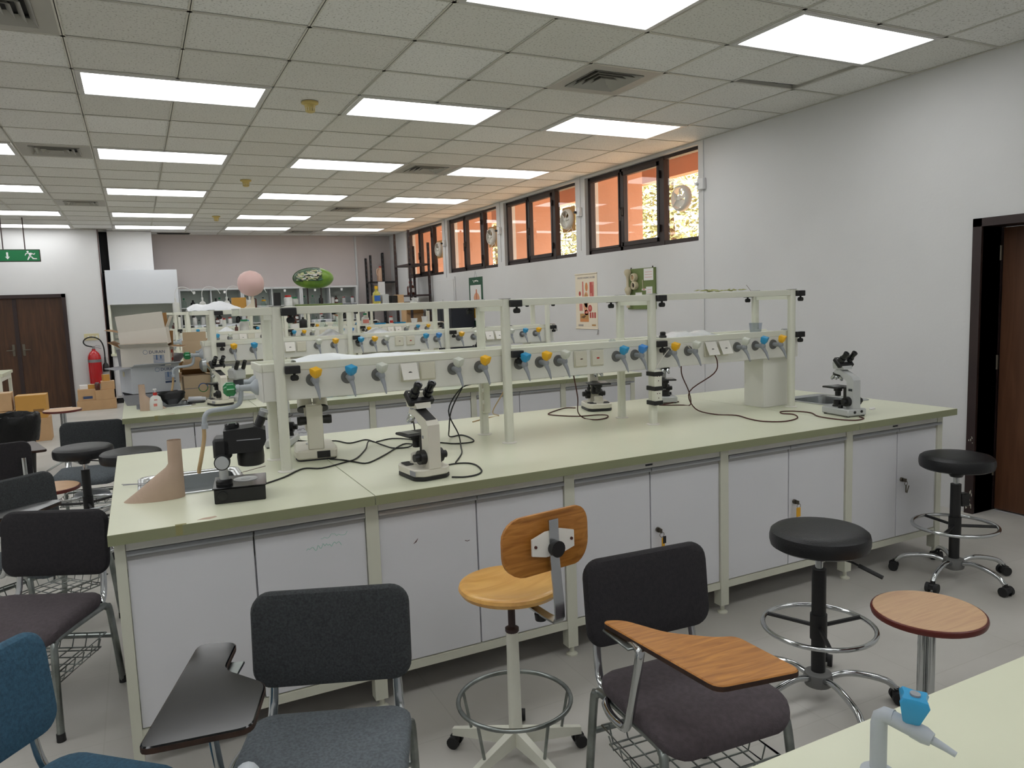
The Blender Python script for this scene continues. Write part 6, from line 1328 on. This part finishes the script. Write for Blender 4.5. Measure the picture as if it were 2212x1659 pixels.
# ---- slotted angle shelving in the right corner
def angle(parent, x, y, z1, m='shelf_black'):
    b = MB(); b.box((x, y, 0), (x+.04, y+.004, z1)); b.box((x, y, 0), (x+.004, y+.04, z1)); o = b.build('upright', m, parent, ang=0)
    q = MB()
    for k in range(int(z1/.1)): q.box((x+.013, y-.0006, .05+.1*k), (x+.027, y, .085+.1*k))
    q.build('slot_holes', 'slate', o, ang=0)
t = thing('metal_shelving', (4.75, 10.18, 0), label='black slotted angle shelving in the far corner, low unit with bare uprights', cat='shelving')
for x, y, z in ((0, 0, 2.66), (.26, 0, 2.70), (.0, .36, 2.62), (.38, .36, 2.74), (.55, .0, 2.72)): angle(t, x, y, z)
for z in (.5, 1.2, 2.08): MB().box((0, 0, z), (.58, .4, z+.03)).build('shelf_board', 'shelf_black', t, ang=0)
t = thing('metal_shelving', (4.88, 8.05, 0), label='brown black slotted angle shelving standing before the last window', cat='shelving')
for x, y, z in ((0, 0, 2.98), (.38, .0, 2.75), (0, .85, 2.98), (.38, .85, 2.75)): angle(t, x, y, z, 'shelf_brown')
for z in (.5, 1.2, 1.75, 2.33): MB().box((0, 0, z), (.42, .89, z+.03)).build('shelf_board', 'shelf_brown', t, ang=0)
t = thing('plastic_jug', (5.02, 10.36, 2.11), label='peach plastic jug with a red cap on the black shelving', cat='jug')
b = MB(); b.loft([[(x*s, y*s, z) for x, y in rrect(.14, .12, .03)] for z, s in ((0, .95), (.01, 1), (.19, 1), (.25, .75), (.28, .35), (.3, .33))]); b.build('body', 'milk_peach', t); MB().lathe([(.028, .3), (.028, .325), (.001, .326)], 14).build('cap', 'red', t); MB().tube([(-.03, -.05, .27), (-.085, -.05, .26), (-.09, -.05, .16), (-.068, -.05, .12)], .011, 8, smooth=3).build('handle', 'milk_peach', t)
MB().box((4.90, 10.172, 1.78), (5.05, 10.176, 2.10)).build('paper_notice', 'paper', ang=0, label='white sheet of paper hanging from the black shelving board', cat='paper')
bottle((5.05, 8.5, 1.78), .26, .075, 'amber', 'big brown red-capped bottle with a white label on the window shelving', 'red', shape='bottle', neck=.4, lab='paper')
carton(.34, .3, .28, 'cardboard', (5.07, 8.55, 1.23), 0, 'open brown carton on the lower board of the shelving before the last window', {'f': 150, 'b': 10})
MB().cbox((4.94, 8.14, .53), (5.24, 8.84, 1.0), .006).build('steel_locker', 'slate', ang=0, label='slate blue steel box low on the shelving before the last window', cat='box')
# ---- right wall: access panel, navy cabinet, posters, specimen board
t = thing('access_panel', (XW, 7.42, 1.62), label='white access panel door on the right wall beside the shelving', cat='panel')
MB().cbox((-.02, -.47, -.44), (0, .47, .44), .003).build('panel_frame', 'wall_white', t, ang=0); MB().cbox((-.028, -.43, -.40), (-.02, .43, .40), .003).build('panel_door', 'wall_white', t, ang=0)
q = MB(); q.tube([(-.0285, .1, .05), (-.0285, .12, .0), (-.0285, .1, -.06)], .006, 6); q.build('latch', 'channel_grey', t)
t = thing('steel_cupboard', (5.13, 6.6, 0), label='dark navy steel cupboard against the right wall behind the racks', cat='cupboard')
MB().cbox((-.2, -.47, .06), (.2, .47, 1.56), .006).build('body', 'navy', t, ang=0)
for y in (-.235, .235): MB().cbox((-.215, y-.225, .1), (-.2, y+.225, 1.52), .004).build('cupboard_door', 'navy', t, ang=0)
for y in (-.42, .42):
    for x in (-.15, .15): MB().box((x-.02, y-.02, 0), (x+.02, y+.02, .06)).build('leg', 'black', t, ang=0)
WT = Tr(XW, 0, 0) @ Matrix(((0, 0, -1, 0), (-1, 0, 0, 0), (0, 1, 0, 0), (0, 0, 0, 1)))      # wall drawing frame: u -> -Y, v -> Z, w -> into room
def flat(t, poly, m, nm, w0=.004, w1=.005): MB().prism(poly, w0, w1, T=WT).build(nm, m, t, ang=0)
def ovl(cx, cy, rx, ry, n=16): return [(cx+rx*math.cos(2*PI*i/n), cy+ry*math.sin(2*PI*i/n)) for i in range(n)]
def rct(x0, y0, x1, y1): return [(x0, y0), (x1, y0), (x1, y1), (x0, y1)]
t = thing('wall_chart', (0, 2.64, 1.555), label='cream anatomical wall chart with red organ drawings on the right wall', cat='poster')
MB().prism(rct(-.255, -.345, .255, .345), .001, .004, T=WT).build('sheet', 'poster_cream', t, ang=0)
for v in (-.345, .345): MB().cyl(WT @ Vector((-.26, v, .006)), WT @ Vector((.26, v, .006)), .007, n=8).build('batten', 'poster_cream', t)
text_mesh('heading', 'UNDERSTANDING ULCERS', .034, WT @ Tr(0, .285, .0045), 'poster_text', t)
flat(t, rct(.08, .03, .18, .24), 'poster_pink', 'drawing'); flat(t, rct(.10, .10, .13, .235), 'poster_red', 'drawing', .005, .0055); flat(t, rct(.145, .06, .16, .2), 'poster_red', 'drawing', .005, .0055)
flat(t, rct(-.09, .06, -.06, .25), 'poster_pink', 'drawing'); flat(t, ovl(.01, .18, .03, .055), 'poster_orange', 'drawing'); flat(t, ovl(.0, .02, .055, .10), 'poster_flesh', 'drawing'); flat(t, ovl(-.005, .05, .04, .05), 'poster_tan', 'drawing', .005, .0055)
flat(t, ovl(-.15, .10, .025, .03), 'poster_red', 'drawing'); flat(t, ovl(-.145, .03, .035, .025), 'poster_red', 'drawing'); flat(t, rct(-.165, -.12, -.09, -.03), 'poster_pink', 'drawing'); flat(t, ovl(-.02, -.06, .05, .07), 'poster_flesh', 'drawing')
flat(t, ovl(.085, -.09, .045, .045), 'poster_red', 'drawing'); flat(t, ovl(.085, -.085, .022, .022), 'poster_pink', 'drawing', .005, .0055); flat(t, ovl(.0, -.14, .05, .035), 'poster_red', 'drawing'); flat(t, ovl(.005, -.14, .02, .015), 'poster_flesh', 'drawing', .005, .0055)
flat(t, rct(-.155, -.26, .05, -.155), 'poster_tan', 'drawing'); flat(t, [(-.14, -.2), (-.05, -.175), (.0, -.18), (-.06, -.215)], 'bark', 'drawing', .005, .0055); flat(t, rct(-.155, -.26, .05, -.225), 'poster_orange', 'drawing', .005, .0055)
for k in range(3): flat(t, rct(.075+.052*k, -.21, .11+.052*k, -.14), 'poster_red', 'drawing')
for k in range(2): flat(t, rct(-.2, -.30-.014*k, -.08, -.294-.014*k), 'poster_text', 'caption')
flat(t, rct(.12, -.31, .21, -.29), 'poster_tan', 'caption')
b = MB(); b.tube([(XW-.004, 2.38, 1.2), (XW-.012, 2.38, 1.17), (XW-.012, 2.385, 1.14)], .006, 6); b.tube([(XW-.012, 2.36, 1.145), (XW-.012, 2.41, 1.145)], .003, 6); b.build('wall_hook', 'channel_grey', label='small metal hook on the wall under the anatomical chart', cat='hook')
t = thing('green_wall_chart', (0, 6.07, 1.61), label='narrow green bordered wall chart with a torso drawing', cat='poster')
MB().prism(rct(-.28, -.42, .28, .40), .001, .004, T=WT).build('sheet', 'poster_green', t, ang=0)
flat(t, rct(-.23, -.32, .21, .27), 'paper', 'panel'); flat(t, roundpoly([(-.07, -.02), (.12, -.02), (.15, .06), (.10, .12), (.045, .14), (.045, .2), (.0, .2), (.0, .14), (-.06, .12), (-.1, .06)], .03), 'poster_flesh', 'drawing', .005, .0055); flat(t, rct(.01, -.02, .03, .2), 'poster_red', 'drawing', .0055, .006)
flat(t, rct(-.2, -.28, .1, -.12), 'poster_yellow', 'drawing', .005, .0055); flat(t, rct(-.15, -.1, .0, -.06), 'poster_red', 'drawing', .005, .0055)
b = MB(); scribble(b, WT @ Vector((.0, .335, .005)), .22, .05, 18, (0, -1, 0), (0, 0, 1), .004, 6); o = b.build('heading', 'paper', t); o.location = (-0, 0, 0)
b = MB(); b.tube([WT @ Vector((-.05, .40, .004)), WT @ Vector((0, .50, .004)), WT @ Vector((.05, .40, .004))], .002, 5); b.build('hanging_string', 'print_grey', t)
t = thing('specimen_board', (0, 1.465, 1.677), label='green board with bone specimens and cards on the right wall', cat='board')
MB().prism(rct(-.255, -.228, .255, .228), .001, .02, T=WT).build('board', 'board_green', t, ang=0)
def bone(u, v, s, nm='bone'):
    b = MB(); b.lathe([(.018, -.11), (.024, -.1), (.018, -.085), (.016, 0), (.02, .04), (.036, .07), (.042, .1), (.03, .125), (.001, .13)], 14, T=WT @ Tr(u, v, .055) @ Matrix.Rotation(-PI/2, 4, 'X')); b.build(nm, 'bone', t)
bone(-.20, .10, 1); bone(-.195, -.10, 1)
for (u, v) in ((-.10, .13), (-.09, .04)):
    b = MB(); b.lathe([(.045, 0), (.05, .02), (.045, .045), (.032, .05), (.026, .03), (.001, .03)], 18, T=WT @ Tr(u, v, .02)); b.build('vertebra', 'bone', t); MB().lathe([(.024, 0), (.024, .002), (.001, .002)], 14, T=WT @ Tr(u, v, .051)).build('vertebra_hollow', 'bone_dark' if v < .1 else 'cardboard', t)
for (u0, v0, u1, v1) in ((.06, .09, .23, .22), (.10, -.10, .21, .02), (-.10, -.14, .02, -.04), (.10, -.17, .2, -.11), (.02, -.02, .10, .0)):
    c_ = MB().prism(rct(u0, v0, u1, v1), .02, .023, T=WT).build('card', 'paper', t, ang=0)
    q = MB()
    for k in range(3): q.prism(rct(u0+.02, v0+(v1-v0)*(.25+.22*k), u1-.02, v0+(v1-v0)*(.25+.22*k)+.004), .023, .0235, T=WT)
    q.build('writing', 'poster_pink', c_, ang=0)
MB().cyl(WT @ Vector((.04, .10, .026)), WT @ Vector((.045, .0, .026)), .004, n=8).build('pin_rod', 'bone', t)
for u in (-.2, .2): MB().prism(rct(u-.008, .226, u+.008, .245), .004, .008, T=WT).build('hanger', 'shelf_brown', t, ang=0)
